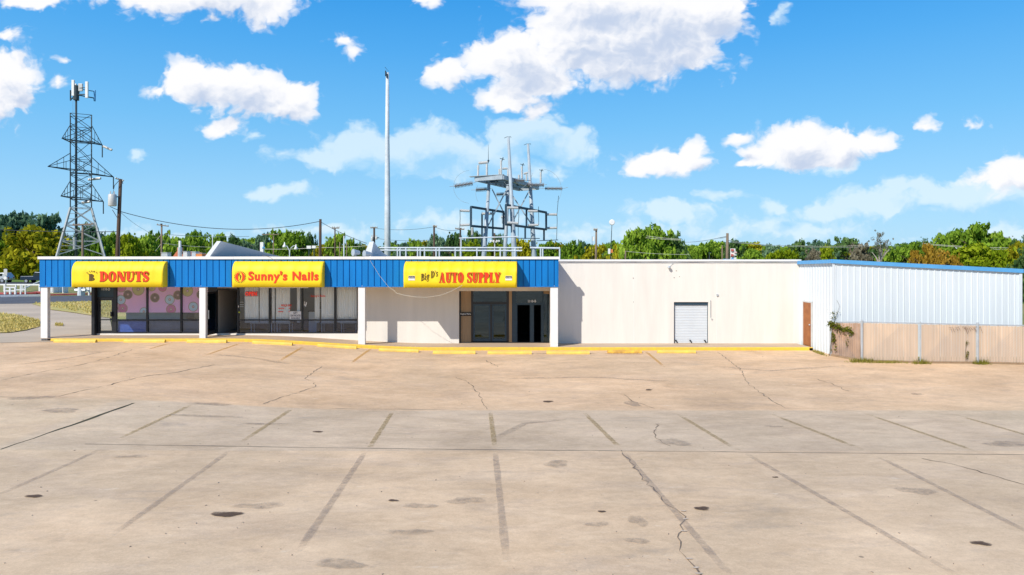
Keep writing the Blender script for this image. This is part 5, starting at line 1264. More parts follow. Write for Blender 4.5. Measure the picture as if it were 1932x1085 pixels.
pole(1717, 448, 2.0, 100, 'thin dark trunk-like pole before the grey sparse tree', mm='paleWood', group=UP) if False else None
# double white street lamp
dl = thing('street_lamp', tuple(W(546, 490, 60)), 'white street lamp with two curved arms and bell heads', 'street lamp')
m = MB(); m.tube([W(546, 520, 60), W(546.5, 474, 60)], [.07, .05], 8); m.tube([W(546.5, 474, 60), W(544.5, 470, 60), W(541, 463.5, 60)], .035, 6); m.tube([W(546.5, 474, 60), W(549, 468, 60), W(553.5, 464, 60), W(557, 464, 60)], .035, 6); m.build('shaft', 'palesteel', dl)
for x, y in ((536.8, 457), (558.5, 461)):
    MB().tube([W(x, y, 60), W(x, y + 4, 60), W(x, y + 7.5, 60), W(x, y + 10, 60)], [.03, .07, .17, .15], 12).build('lamp_head', 'white', dl, True)
# twin white boxes on posts
for x, y, w, h, lab in ((583, 466.5, 8, 5.5, 'small white box sign left of the bare dark pole'), (592.5, 466, 7, 5, 'second small white box sign touching the bare dark pole')):
    t = thing('box_sign', tuple(W(x, 490, 75)), lab, 'sign', 'small white box signs'); p = W(x, y, 75); k = 75 / F
    MB().box(p.x - w * k / 2, p.x + w * k / 2, 74.9, 75.1, p.z - h * k / 2, p.z + h * k / 2).build('box', 'white', t); MB().tube([(p.x, 75, -.9), (p.x, 75, p.z - h * k / 2)], .05, 6).build('post', 'lattice', t)
# arched white sign beyond the long fin
t = thing('arched_sign', tuple(W(494.5, 490, 60)), 'pale slab sign with a blue arch beyond the long roof fin', 'sign'); p = W(492, 457, 60); k = 60 / F
MB().box(p.x - 1.5 * k, p.x + 4.5 * k, 60, 60.3, -.2, p.z).build('slab', 'white', t)
m = MB(); c = W(497.3, 469, 59.98)
for i in range(12):
    t0, t1 = R(180 * i / 12), R(180 * (i + 1) / 12); m.prism([(c.x + 2.6 * k * math.cos(t0), c.z + 4 * k * math.sin(t0)), (c.x + 2.6 * k * math.cos(t1), c.z + 4 * k * math.sin(t1)), (c.x + 1.2 * k * math.cos(t1), c.z + 2.4 * k * math.sin(t1)), (c.x + 1.2 * k * math.cos(t0), c.z + 2.4 * k * math.sin(t0))], 1, 59.95, 59.995)
m.build('arch', 'trimblue', t)
# white disc on a mast
t = thing('disc_mast', tuple(W(1154, 490, 55)), 'white disc on a thin dark mast above the warehouse roof', 'mast'); c = W(1155, 419.5, 55)
MB().tube([Vector((W(1152.5, 490, 55).x, 55, -.1)), W(1152.5, 470, 55), W(1154.5, 425, 55)], [.05, .035, .025], 6).build('shaft', 'lattice', t)
m = MB(); m.tube([c + Vector((-.02, -.05, 0)), c + Vector((-.015, 0, 0)), c + Vector((0, .05, 0))], [.19, .235, .19], 24); o = m.build('disc', 'white', t); 
MB().box(W(1147, 0, 55).x, W(1151, 0, 55).x, 54.8, 55, W(0, 479, 55).z, W(0, 469, 55).z).build('cabinet', 'white', t); MB().box(W(1151.8, 0, 55).x, W(1155.6, 0, 55).x, 54.75, 54.95, W(0, 477, 55).z, W(0, 470.5, 55).z).build('orange_box', 'orange', t)
t = thing('hanging_tag_pole', tuple(W(1118, 490, 85)), 'small white tag on a thin pole left of the brown utility pole', 'pole'); p = W(1119.5, 450.5, 85)
MB().box(p.x - .1, p.x + .1, 84.9, 85.0, p.z - .25, p.z + .25).build('tag', 'white', t); MB().tube([(p.x - .15, 85, -.9), (p.x - .15, 85, p.z + .3)], .02, 5).build('shaft', 'lattice', t)
# red and white roadside sign
t = thing('road_sign', tuple(W(1383, 490, 90)), 'red and white stacked sign board beside the thick reddish pole', 'sign'); k = 90 / F
def sb(x0, x1, y0, y1, name, mm, yo=0): a, b = W(x0, y1, 90), W(x1, y0, 90); MB().box(a.x, b.x, 89.9 - yo, 90.1 - yo, a.z, b.z).build(name, mm, t)
sb(1378, 1387, 469, 484.2, 'board', 'white'); sb(1378.5, 1383.2, 470, 474, 'red_panel', 'redkerb', .21); sb(1378.5, 1382.5, 479.5, 483.5, 'red_panel', 'redkerb', .21); sb(1384, 1388.5, 475, 482, 'board', 'white', .22); sb(1384, 1388.5, 476.6, 477.4, 'red_panel', 'redkerb', .43); sb(1378, 1389, 485.6, 492, 'lower_board', 'white'); sb(1379, 1383, 487, 491, 'blue_panel', 'trimblue', .21)
MB().tube([W(1383, 520, 90.2), W(1383, 484, 90.2)], .1, 8).build('post', 'lattice', t)
# highway lamps at the right
t = thing('street_lamp', tuple(W(1807.5, 495, 110)), 'thin pale curved street lamp above the metal building roof', 'street lamp'); m = MB(); m.tube([W(1807, 510, 110), W(1807, 475, 110), W(1806, 470, 110), W(1803, 467, 110)], .08, 6); m.build('shaft', 'palesteel', t); MB().tube([W(1807.5, 491, 109.8), W(1807.5, 485, 109.8)], .2, 8).build('box', 'white', t)
t = thing('street_lamp', tuple(W(1338.5, 495, 100)), 'short dark lamp post left of the thick reddish pole', 'street lamp'); m = MB(); m.tube([W(1338.5, 520, 100), W(1338.5, 477, 100)], .06, 6); m.build('shaft', 'lattice', t); MB().box(W(1337, 0, 100).x, W(1341, 0, 100).x, 99.8, 100.1, W(0, 478, 100).z, W(0, 476.4, 100).z).build('lamp_head', 'lattice', t)
t = thing('floodlight_tree', tuple(W(933, 490, 66)), 'small white floodlight cluster seen between the tower legs', 'lamp'); m = MB(); m.tube([W(933.5, 500, 66), W(933.5, 455, 66)], .05, 6); m.build('shaft', 'palesteel', t)
for dx in (-6, -2, 3, 6.5): MB().tube([W(933.5, 459, 66), W(933.5 + dx, 454.5, 66), W(933.5 + dx * 1.25, 454.5, 65.7)], [.02, .03, .10], 8).build('lamp_head', 'white', t)
# wires
def wire(pts, r, lab, mm='wire', s=0.0, extra=()):
    m = MB()
    for (a, b, sg) in [(pts[i], pts[i + 1], s) for i in range(len(pts) - 1)] + list(extra):
        m.tube(sag(W(*a), W(*b), sg), r, 5, False)
    tag(m.build('power_line', mm), lab, 'power line', 'power lines behind the shops')
wire([(227, 399, 50), (604, 417.5, 55)], .024, 'sagging cable from the transformer pole to the bare dark pole', s=.95)
wire([(604, 418, 55), (692, 459, 50)], .02, 'cable falling from the bare dark pole to the short roof fin', s=.12)
wire([(222, 437, 50), (-60, 430, 60)], .024, 'dark cable running left from the transformer pole', s=.12)
wire([(227, 400, 50), (270, 432, 75), (335, 466, 62)], .013, 'thin service wire falling to the red roof', s=.1)
wire([(307, 442, 95), (470, 446, 120)], .035, 'pale thick line right of the thin guyed pole', 'palewire', s=.2)
wire([(307, 459, 95), (400, 466.5, 100)], .028, 'pale lower line behind the flue pipe', 'palewire', s=.1)
wire([(303, 444, 95), (294, 455, 95)], .03, 'upper short guy wire of the thin pole', 'palewire'); wire([(303, 461, 95), (293, 474, 95)], .03, 'lower short guy wire of the thin pole', 'palewire')
wire([(500, 470, 90), (600, 467, 90), (700, 463, 90)], .026, 'pale line passing behind the double street lamp', 'palewire', s=.1)
wire([(1195, 441, 90), (1285, 451.5, 80)], .022, 'pale line across the large green tree', 'palewire', s=.1, extra=[((1192, 445, 90), (1285, 453, 80), .1)])
wire([(1180, 474, 70), (1300, 480, 70)], .015, 'lower pale line before the large green tree', 'palewire', s=.1)
wire([(1290, 457, 95), (1370, 446, 60)], .02, 'thin wire rising to the thick reddish pole', s=.15)
wire([(1375, 454, 60), (1500, 463, 110), (1640, 462, 110)], .022, 'long line right of the thick reddish pole', 'palewire', s=.2, extra=[((1375, 457, 60), (1640, 465, 110), .3)])
wire([(1740, 459, 120), (1932, 468, 110), (2100, 472, 100)], .026, 'pale double line across the trees at the far right', 'palewire', s=.2, extra=[((1740, 461, 120), (2100, 476, 100), .3)])
wire([(1372, 447, 60), (1355, 449, 70)], .02, 'short wire stub left of the thick reddish pole', s=.05)
wire([(712, 431, 85), (819, 428, 75), (868, 433, 80)], .018, 'thin wires between the dark poles beside the tall bare pole', s=.25, extra=[((712, 450, 85), (819, 452, 75), .2)])

# ------------------------------------------------------------------ left roadside things
t = thing('traffic_sign', tuple(hit(11, 553)), 'grey backed road sign on a thin post at the left', 'sign'); p = hit(11, 553); k = p.y / F
MB().tube([p, p + Vector((0, 0, 46 * k))], .05, 6).build('post', 'galv', t); MB().box(p.x - 3.2 * k, p.x + 3.2 * k, p.y - .06, p.y - .03, p.z + 33 * k, p.z + 45.5 * k).build('plate', 'insul', t)
MB().tube([p + Vector((-.02, -.08, 28.5 * k)), p + Vector((-.02, -.05, 28.5 * k))], 3 * k, 14).build('round_plate', 'white', t)
def rails(name, a, b, h, n, lab, levels, th=.07):
    A, B = hit(*a), hit(*b); t = thing(name, tuple(A), lab, 'railing', 'white railings by the road')
    for lv in levels: MB().bar(A + Vector((0, 0, h * lv)), B + Vector((0, 0, h * lv)), th).build('rail', 'white', t)
    for i in range(n + 1): p = A.lerp(B, i / n); MB().bar(p + Vector((0, 0, -.05)), p + Vector((0, 0, h * 1.0)), th * 1.2).build('post', 'white', t)
rails('rail_fence', (-120, 548.5), (75, 549.5), .72, 6, 'long white rail fence beyond the road', (1.0,), .14)
rails('railing', (9.5, 556), (29, 556), .75, 2, 'low white railing in front of the red kerb', (.95, .5), .12)
rails('railing', (30, 556), (48, 556), .95, 2, 'taller thin white railing posts at the road edge', (.5,), .08)
rails('railing', (149, 557.5), (168, 556.5), 1.1, 2, 'white railing behind the yellow donut awning corner', (.9, .4), .1)
p = hit(60, 552.5); A, B = hit(44, 550), hit(75, 544)
tag(MB().bar(A + Vector((0, 0, .3)), B + Vector((0, 0, .9)), .12).build('ramp_rail', 'white'), 'sloping white handrail rising behind the red kerb', 'handrail')
for (x0, x1, y0, y1, lab, mm) in ((97, 104, 541.5, 551.5, 'narrow white cabinet behind the corner pillar', 'white'), (106, 114, 538, 551, 'larger white cabinet right of the narrow one', 'white'), (121, 123, 538, 552, 'slim white post box by the road', 'white'), (166, 178, 541, 549, 'white van-like box near the awning corner', 'white')):
    a = hit((x0 + x1) / 2, y1); k = a.y / F; t = thing('cabinet', tuple(a), lab, 'cabinet', 'white roadside cabinets')
    w = (x1 - x0) * k / 2; h = (y1 - y0) * k; o = MB().box(a.x - w, a.x + w, a.y - .3, a.y + .5, a.z - .05, a.z + h).build('housing', mm, t); MB().box(a.x - w * 1.08, a.x + w * 1.08, a.y - .36, a.y + .56, a.z + h, a.z + h + .08).build('cap', 'insul', t)
    MB().box(a.x - w * .7, a.x + w * .7, a.y - .33, a.y - .302, a.z + h * .1, a.z + h * .85).build('door', 'shutter', t)
def hydrant(px, py, lab):
    a = hit(px, py); t = thing('pipe_valve', tuple(a), lab, 'pipe'); MB().tube([a, a + Vector((0, 0, 1.2)), a + Vector((.15, 0, 1.5))], [.28, .2, .12], 10).build('body', 'palesteel', t); MB().tube([a + Vector((-.5, 0, .5)), a + Vector((.5, 0, .5))], .16, 8).build('cross_pipe', 'galv', t)
hydrant(152, 557.5, 'grey upright pipe valve on the road edge')
# low brush behind the road
def car(kind, px, py, paint, lab, flip=False):
    a = hit(px, py); t = thing(kind, (0, 0, 0), lab, 'car' if kind != 'pickup_truck' else 'truck')
    if kind == 'pickup_truck':
        prof = [(-2.8, .5), (2.75, .5), (2.8, .95), (2.65, 1.12), (1.35, 1.2), (.75, 1.85), (-.35, 1.9), (-.6, 1.2), (-2.75, 1.18), (-2.8, .7)]
        win = [[(.55, 1.25), (1.15, 1.25), (.72, 1.75), (.55, 1.77)], [(-.4, 1.25), (.45, 1.25), (.45, 1.78), (-.28, 1.8)]]; wx = (-1.75, 1.8); hw_ = .95
    else:
        prof = [(-2.3, .45), (2.25, .45), (2.3, .85), (2.1, 1.02), (1.15, 1.1), (.55, 1.66), (-1.7, 1.72), (-2.2, 1.1), (-2.32, .8)]
        win = [[(.5, 1.13), (.98, 1.13), (.5, 1.55)], [(-.45, 1.13), (.4, 1.13), (.4, 1.58), (-.45, 1.62)], [(-1.4, 1.13), (-.55, 1.13), (-.55, 1.62), (-1.5, 1.62)]]; wx = (-1.4, 1.42); hw_ = .9
    o = MB().prism(prof, 1, -hw_, hw_).build('body', paint, t); bv = o.modifiers.new('edge', 'BEVEL'); bv.width = .07; bv.segments = 2; bv.limit_method = 'ANGLE'
    for s in (-1, 1):
        for w in win: MB().prism(w, 1, s * (hw_ + .005) - .006, s * (hw_ + .005) + .006).build('window', 'carglass', t)
        for x in wx:
            o = MB().tube([(x, s * hw_ - s * .2, .37), (x, s * hw_ + s * .03, .37)], .37, 18).build('wheel', 'tyre', t); MB().tube([(x, s * hw_, .37), (x, s * hw_ + s * .045, .37)], .24, 14).build('rim', 'chrome', o)
    for s in (-.6, .6): MB().box(prof[2][0] - .12, prof[2][0] + .02, s - .15, s + .15, .72, .9).build('headlight', 'white', t); MB().box(prof[-1][0] - .02, prof[-1][0] + .08, s - .12, s + .12, .75, .98).build('tail_light', 'redkerb', t)
    t.location = (a.x, a.y, a.z); t.rotation_euler = (0, 0, math.pi if flip else 0)
    return t
car('suv', -4, 533.2, 'carwhite', 'silver car with dark glass passing at the left edge', True)
car('pickup_truck', 76, 533.8, 'cardark', 'dark navy pickup truck half hidden by the blue fascia')

# ------------------------------------------------------------------ trees
def crown_mesh(name, seed, nclump, per, leaf, shape=(1, 1, 1), gap=.0, lean=0, top_heavy=.5):
    """unit crown: spans about -1..1 in x, 0..1 in z; leaf clumps through the volume"""
    r = random.Random(seed); m = MB(); cl = []
    for _ in range(nclump):
        a = r.uniform(0, 6.28); z = r.random() ** .9
        rad = .80 if z < .35 else .80 * max(0.0, 1 - ((z - .35) / .65) ** 2.2) ** .6
        q = r.random() ** .42 * rad
        c = Vector((math.cos(a) * q, math.sin(a) * q, .04 + z * .86 + .06 * r.uniform(-1, 1)))
        cl.append((c, r.uniform(.15, .30) * (1.15 - .45 * z)))
    for _ in range(9):      # loose sprays that break the outline
        a = r.uniform(0, 6.28); z = r.uniform(.35, 1.0); q = (1.02 if z < .7 else .55) * r.uniform(.8, 1.05)
        cl.append((Vector((math.cos(a) * q, math.sin(a) * q, z * .98 + .03)), r.uniform(.06, .11)))
    for c, cr in cl:
        for _ in range(int(per * (cr / .2) ** 1.5) + 6):
            d = Vector([r.gauss(0, 1) for _ in range(3)]).normalized(); k = r.uniform(.55, 1.08) if r.random() < .85 else r.uniform(1.05, 1.35)
            p = c + Vector((d.x * cr * k, d.y * cr * k, d.z * cr * .62 * k))
            nrm = (d + Vector([r.uniform(-.8, .8) for _ in range(3)])).normalized(); u = nrm.orthogonal().normalized(); u.rotate(Matrix.Rotation(r.uniform(0, 6.28), 3, nrm)); v = nrm.cross(u)
            s = leaf * r.uniform(.6, 1.35); u *= s; v *= s * .65
            m.add([p - u - v * .3, p + v - u * .2, p + u + v * .3, p - v + u * .2], [(0, 1, 2, 3)])
    me = bpy.data.meshes.new(name); me.from_pydata(m.v, [], m.f); me.update()
    return me
CR = [crown_mesh('crown_%s' % w, s, n, p, l) for w, s, n, p, l in (('broad', 1, 52, 62, .058), ('loose', 2, 36, 62, .060), ('full', 3, 64, 56, .055), ('tall', 4, 46, 62, .056), ('bushy', 5, 58, 60, .056))]
CRS = crown_mesh('crown_sparse', 9, 16, 45, .034)
def trunk_mesh(seed, bark):
    r = random.Random(seed); m = MB()
    m.tube([(0, 0, 0), (.02, .01, .25), (.0, .02, .55), (.02, 0, .8)], [.045, .035, .025, .010], 8)
    for k in range(7):
        z = r.uniform(.22, .6); a = r.uniform(0, 6.28); l = r.uniform(.25, .5); d = Vector((math.cos(a) * l, math.sin(a) * l, r.uniform(.15, .35)))
        m.tube([(0.01, 0, z), Vector((.01, 0, z)) + d * .5 + Vector((0, 0, .03)), Vector((0, 0, z)) + d], [.018, .012, .004], 6)
    me = bpy.data.meshes.new('trunk'); me.from_pydata(m.v, [], m.f); me.materials.append(M[bark]); me.update(); return me
TR = [trunk_mesh(s, 'trunk') for s in (1, 2)]; TRP = trunk_mesh(5, 'palebark')
cache = {}
def crown_data(i, leaf, sparse=False):
    key = (i, leaf, sparse)
    if key not in cache:
        d = (CRS if sparse else CR[i]).copy(); d.materials.clear(); d.materials.append(LEAF[leaf]); cache[key] = d
    return cache[key]
ntree = 0
def tree(px, ytop, wpx, Y, leaf, lab, ybot=None, group='trees behind the shops', sparse=False, name='tree', ci=None):
    global ntree
    ntree += 1
    k = Y / F; x = (px - CX) * k; g = G(x, Y); ztop = CZ - (ytop - HY) * k
    zbot = CZ - (ybot - HY) * k if ybot else g + (ztop - g) * .05
    zbot = max(zbot, g + .05)
    t = thing(name, (x, Y, g), lab, 'tree', group)
    i = ntree % len(CR) if ci is None else ci
    c = link('crown', crown_data(i, leaf, sparse), t); c.matrix_parent_inverse = Matrix.Identity(4)
    w = wpx * k / 2 * (1.02 if sparse else 1.22); c.scale = (w, w * .9, (ztop - zbot) * 1.0); c.location = (0, 0, zbot - g); c.rotation_euler = (0, 0, (ntree * 1.7) % 6.28 if not sparse else .4)
    if abs(w - w * .9) and c.rotation_euler.z: c.scale = (w, w, ztop - zbot)
    b = link('trunk', TRP if sparse else TR[ntree % 2], t); b.matrix_parent_inverse = Matrix.Identity(4); h = ztop - g; b.scale = (h * .7, h * .7, h * .95)
    return t
T_ = [
 # far left
 (-16, 412, 100, 152, 'green', 'large green tree at the left edge of the frame'), (30, 402, 84, 150, 'teal', 'tall blue green tree at the far left behind the golden tree'), (78, 404, 80, 150, 'teal', 'tall loose blue green tree just left of the lattice tower'),
 (62, 431, 122, 136, 'olive', 'big rounded golden olive tree left of the lattice tower'), (12, 450, 70, 140, 'green', 'dense green tree between the road and the golden tree'), (4, 480, 50, 137, 'dark', 'dark shrubby tree at the left edge above the car'), (120, 447, 76, 140, 'olive', 'smaller golden tree behind the lattice tower foot'),
 (110, 436, 60, 150, 'teal', 'blue green tree top behind the lattice tower'), (168, 426, 62, 140, 'teal', 'dark tree behind the right leg of the lattice tower'), (150, 455, 70, 120, 'dark', 'dark low tree inside the lattice tower legs'),
 (188, 448, 50, 112, 'green', 'low tree just left of the transformer pole'), (208, 440, 54, 125, 'green', 'bright tree left behind the transformer pole'), (243, 443, 56, 120, 'bright', 'yellow green tree just right of the transformer pole'), (275, 446, 56, 125, 'green', 'green tree left of the guyed thin pole'), (300, 438, 60, 135, 'green', 'green tree behind the guyed thin pole'),
 (335, 446, 64, 118, 'green', 'green tree behind the flue pipe'), (372, 437, 60, 135, 'green', 'tall green tree between flue pipe and long fin'), (405, 442, 56, 125, 'green', 'green tree above the long roof fin peak'), (440, 447, 48, 150, 'dark', 'dark tree right of the long fin peak'), (462, 455, 40, 150, 'teal', 'small grey green tree above the long fin slope'),
 (496, 440, 44, 130, 'teal', 'blue green tree left of the arched sign'), (526, 436, 56, 125, 'green', 'green tree behind the arched sign'), (560, 436, 56, 120, 'green', 'green tree behind the double street lamp'), (584, 444, 36, 130, 'dark', 'dark tree right of the double street lamp'), (540, 456, 70, 112, 'green', 'low green tree behind the street lamp shaft'),
 (606, 462, 40, 115, 'olive', 'low olive tree behind the bare dark pole'), (634, 442, 54, 115, 'green', 'rounded green tree behind the flat lamp pole'), (660, 452, 34, 130, 'green', 'green tree right of the slim pale pole'), (676, 461, 40, 130, 'dark', 'low dark tree left of the short roof fin'),
 (762, 457, 46, 140, 'teal', 'low blue green tree right of the tall bare pole'), (786, 451, 40, 130, 'green', 'green tree left of the dark pole right of the monopole'), (826, 444, 52, 150, 'teal', 'loose grey green tree behind the dark pole'), (858, 441, 50, 140, 'dark', 'dark tree left of the switch tower'), (893, 438, 60, 135, 'dark', 'dark tree behind the left switch tower leg'), (886, 455, 62, 100, 'bright', 'bright yellow green bush behind the switch tower'),
 (940, 440, 40, 140, 'teal', 'dark loose tree seen between the tower legs'), (930, 458, 56, 105, 'bright', 'pale yellow bush between the tower legs'), (990, 452, 60, 125, 'olive', 'olive tree behind the right tower legs'), (1035, 459, 60, 125, 'green', 'low green tree right of the switch tower'), (1080, 457, 56, 120, 'green', 'rounded low tree left of the brown pole'), (1097, 453, 30, 170, 'teal', 'distant dark tree tip left of the brown pole'), (1125, 462, 60, 110, 'olive', 'low olive tree behind the brown pole'),
 (1198, 434, 70, 88, 'green', 'left half of the large tree behind the warehouse'), (1232, 431, 100, 92, 'green', 'large full green tree behind the warehouse roof'), (1262, 440, 76, 95, 'dark', 'right dark side tree of the large green group'), (1290, 462, 56, 100, 'green', 'low green tree right of the large green tree'), (1170, 462, 40, 92, 'olive', 'low olive tree at the foot of the white disc mast'),
 (1336, 460, 56, 140, 'green', 'low tree behind the dark lamp post'), (1386, 455, 44, 150, 'dark', 'dark tree behind the red and white sign'), (1420, 468, 60, 120, 'green', 'low green tree right of the red and white sign'), (1452, 463, 50, 160, 'teal', 'distant grey green tree above the coping'), (1462, 474, 60, 110, 'bright', 'low yellow green bush above the coping'), (1492, 472, 44, 115, 'bright', 'yellow bush before the dark domed trees'),
 (1508, 456, 52, 150, 'dark', 'dark domed tree left of the metal building'), (1548, 455, 60, 140, 'teal', 'dark grey green tree behind the blue trim corner'), (1600, 447, 60, 150, 'dark', 'tallest dark tree above the blue trim corner'), (1560, 464, 40, 118, 'bright', 'bright green tree before the dark domed ones'), (1620, 460, 50, 120, 'grey', 'brownish thin tree above the metal roof'), (1535, 472, 40, 112, 'grey', 'bare brown shrub tree above the trim corner'),
 (1690, 468, 70, 118, 'green', 'low green tree right of the sparse grey tree'), (1715, 461, 60, 112, 'green', 'green tree left of the orange tree'), (1752, 460, 34, 98, 'orange', 'orange autumn tree above the metal roof'), (1728, 472, 26, 100, 'orange', 'small golden tree left of the orange one'), (1775, 474, 44, 100, 'orange', 'low orange golden tree right of the tall orange one'), (1800, 480, 26, 100, 'orange', 'lowest orange bush beside the pale lamp'),
 (1785, 437, 66, 130, 'green', 'rounded tree behind the orange tree'), (1833, 424, 92, 125, 'green', 'tallest green tree at the right'), (1878, 440, 60, 125, 'green', 'green tree right of the tallest one'), (1838, 462, 90, 108, 'bright', 'bright low tree under the tallest right tree'), (1888, 470, 60, 105, 'bright', 'bright yellow green tree at the right'), (1912, 449, 46, 140, 'dark', 'dark tree near the right edge'), (1928, 458, 60, 105, 'olive', 'golden green tree at the right edge'), (1950, 440, 50, 130, 'teal', 'blue green tree leaving the frame at the right'), (1940, 470, 60, 60, 'dark', 'dark tree filling the gap right of the metal building'),
]
for a in T_: tree(*a)
tree(1660, 434, 44, 100, 'grey', 'sparse grey half bare tree above the metal building', sparse=True, ybot=478); tree(1886, 436, 40, 130, 'grey', 'thin grey tree top right of the tallest tree', sparse=True, ybot=462); tree(1745, 447, 34, 135, 'teal', 'thin loose tree top left of the rounded tree', sparse=True, ybot=470)
# the unbroken far row
fr_ = random.Random(21); x = -120
while x < 2050:
    tree(x, fr_.uniform(456, 467) - (8 if x < 480 else 0), fr_.uniform(50, 80), fr_.uniform(165, 215), fr_.choice(['green', 'dark', 'green', 'teal', 'olive']), 'low far tree in the unbroken row along the horizon', group='low trees along the horizon', name='far_tree')
    x += fr_.uniform(17, 25)
# trees across the street behind the camera: what the shop glass mirrors
for i, x in enumerate((-34, -22, -11, 1, 12, 24, 35)):
    t = tree(CX, 478, 10, 60, 'dark', 'street tree mirrored in the shop glass', group='trees mirrored in the shop glass', name='street_tree')
    t.location = (x, -46 - (i * 7) % 5, .7)
    for c in t.children:
        if c.name.startswith('crown'): c.scale = (6.5, 6.5, 8); c.location = (0, 0, 1.6)
        else: c.scale = (7, 7, 8)

# ------------------------------------------------------------------ sky, sun, camera
AZ, EL = R(39.3), R(40.8)
sdir = Vector((-math.sin(AZ) * math.cos(EL), -math.cos(AZ) * math.cos(EL), math.sin(EL)))
w = bpy.data.worlds.new('World'); scn.world = w; w.cycles.sampling_method = 'MANUAL'; w.cycles.sample_map_resolution = 512; w.use_nodes = True
nt = w.node_tree; nt.nodes.clear(); N, K = nt.nodes.new, nt.links.new
out = N('ShaderNodeOutputWorld'); bg = N('ShaderNodeBackground'); K(bg.outputs[0], out.inputs[0])
SKY_S = .10
bg.inputs[1].default_value = SKY_S
sky = N('ShaderNodeTexSky'); sky.sky_type = 'NISHITA'; sky.sun_disc = False; sky.sun_elevation = EL
sky.sun_rotation = math.atan2(sdir.x, sdir.y)
sky.air_density = 1.0; sky.dust_density = .3; sky.ozone_density = 2.0
hs = N('ShaderNodeHueSaturation'); hs.inputs['Saturation'].default_value = 1.30; hs.inputs['Value'].default_value = 1.0
K(sky.outputs[0], hs.inputs['Color'])
grad = N('ShaderNodeValToRGB'); SKYC = grad.color_ramp.elements
tcz = N('ShaderNodeTexCoord'); spz = N('ShaderNodeSeparateXYZ'); K(tcz.outputs['Generated'], spz.inputs[0]); K(spz.outputs['Z'], grad.inputs[0])
SKYC[0].position = 0; SKYC[0].color = (.33, .61, .86, 1); SKYC[1].position = 1; SKYC[1].color = (.02, .09, .28, 1)
for p_, c_ in ((.08, (.27, .565, .85)), (.18, (.155, .475, .83)), (.28, (.075, .375, .80)), (.36, (.032, .30, .75)), (.55, (.02, .14, .45))):
    e_ = SKYC.new(p_); e_.color = (*c_, 1)
gsc = N('ShaderNodeVectorMath'); gsc.operation = 'SCALE'; gsc.inputs['Scale'].default_value = 1 / SKY_S; K(grad.outputs[0], gsc.inputs[0])
smix = N('ShaderNodeMix'); smix.data_type = 'RGBA'; smix.inputs[0].default_value = .85; K(hs.outputs[0], smix.inputs[6]); K(gsc.outputs[0], smix.inputs[7])
# clouds: soft lumps at bearings in the sky, broken up by noise
cg = bpy.data.node_groups.new('cloud_density', 'ShaderNodeTree')
cg.interface.new_socket('P', in_out='INPUT', socket_type='NodeSocketVector'); cg.interface.new_socket('D', in_out='OUTPUT', socket_type='NodeSocketFloat')
gi, go = cg.nodes.new('NodeGroupInput'), cg.nodes.new('NodeGroupOutput')
BL_A = [(1170, 62, 130, 75, 1), (1250, 35, 165, 85, 1), (1090, 65, 120, 72, 1), (1180, 110, 190, 55, 1), (965, 105, 105, 55, 1), (850, 138, 55, 36, .9), (965, 180, 65, 30, .85), (1345, 15, 90, 60, 1), (1010, 150, 90, 32, .9), (1120, 0, 150, 40, 1), (1005, 205, 34, 24, .6), (1260, 95, 120, 60, 1),
      (430, 165, 125, 50, 1), (355, 150, 60, 40, 1), (535, 185, 85, 44, .95), (428, 236, 48, 23, .9), (302, 166, 38, 16, .6), (480, 205, 60, 26, .8), (575, 205, 42, 28, .75),
      (380, -8, 195, 42, 1), (500, 8, 70, 40, .8), (290, 5, 90, 24, .8), (500, 40, 24, 18, .5), (390, 28, 30, 18, .5), (60, 4, 85, 22, .85), (15, 145, 66, 60, .95), (30, 190, 48, 34, .75), (20, 70, 34, 22, .6), (110, 148, 22, 18, .45), (-30, 190, 80, 60, .8), (124, 110, 20, 11, .38),
      (1262, 305, 86, 30, 1), (1300, 282, 38, 28, .85), (1225, 318, 50, 20, .8), (1500, 268, 78, 44, 1), (1440, 290, 52, 28, .9), (1590, 272, 72, 36, 1), (1650, 268, 54, 30, .95), (1550, 295, 110, 26, .9), (1410, 308, 30, 15, .7), (1386, 257, 28, 14, .7),
      (650, 78, 42, 14, .58), (670, 98, 18, 20, .52), (1905, 330, 78, 40, .9), (806, 1, 44, 13, .65), (1745, 238, 30, 17, .50), (1826, 238, 36, 14, .50)]
BL_B = [(640, 298, 125, 26, .9), (700, 285, 115, 46, 1), (800, 272, 85, 48, 1), (900, 290, 120, 38, .95), (985, 255, 88, 46, 1), (1060, 272, 72, 42, .95), (880, 315, 220, 30, .8),
      (1800, 368, 140, 34, .9), (1660, 384, 140, 26, .8), (1870, 365, 120, 40, .95), (1560, 400, 100, 20, .7), (1720, 352, 66, 22, .75), (1455, 388, 32, 18, .8), (525, 363, 60, 17, .75), (1270, 402, 100, 22, .6), (1500, 430, 150, 22, .62), (1230, 442, 220, 22, .5),
      (1880, 445, 130, 32, .65), (1575, 318, 46, 15, .5), (1480, 25, 20, 26, .45), (485, 255, 16, 10, .42), (258, 289, 18, 8, .42), (600, 440, 130, 16, .45), (860, 422, 170, 20, .42), (1370, 375, 60, 12, .4), (300, 440, 160, 14, .35)]
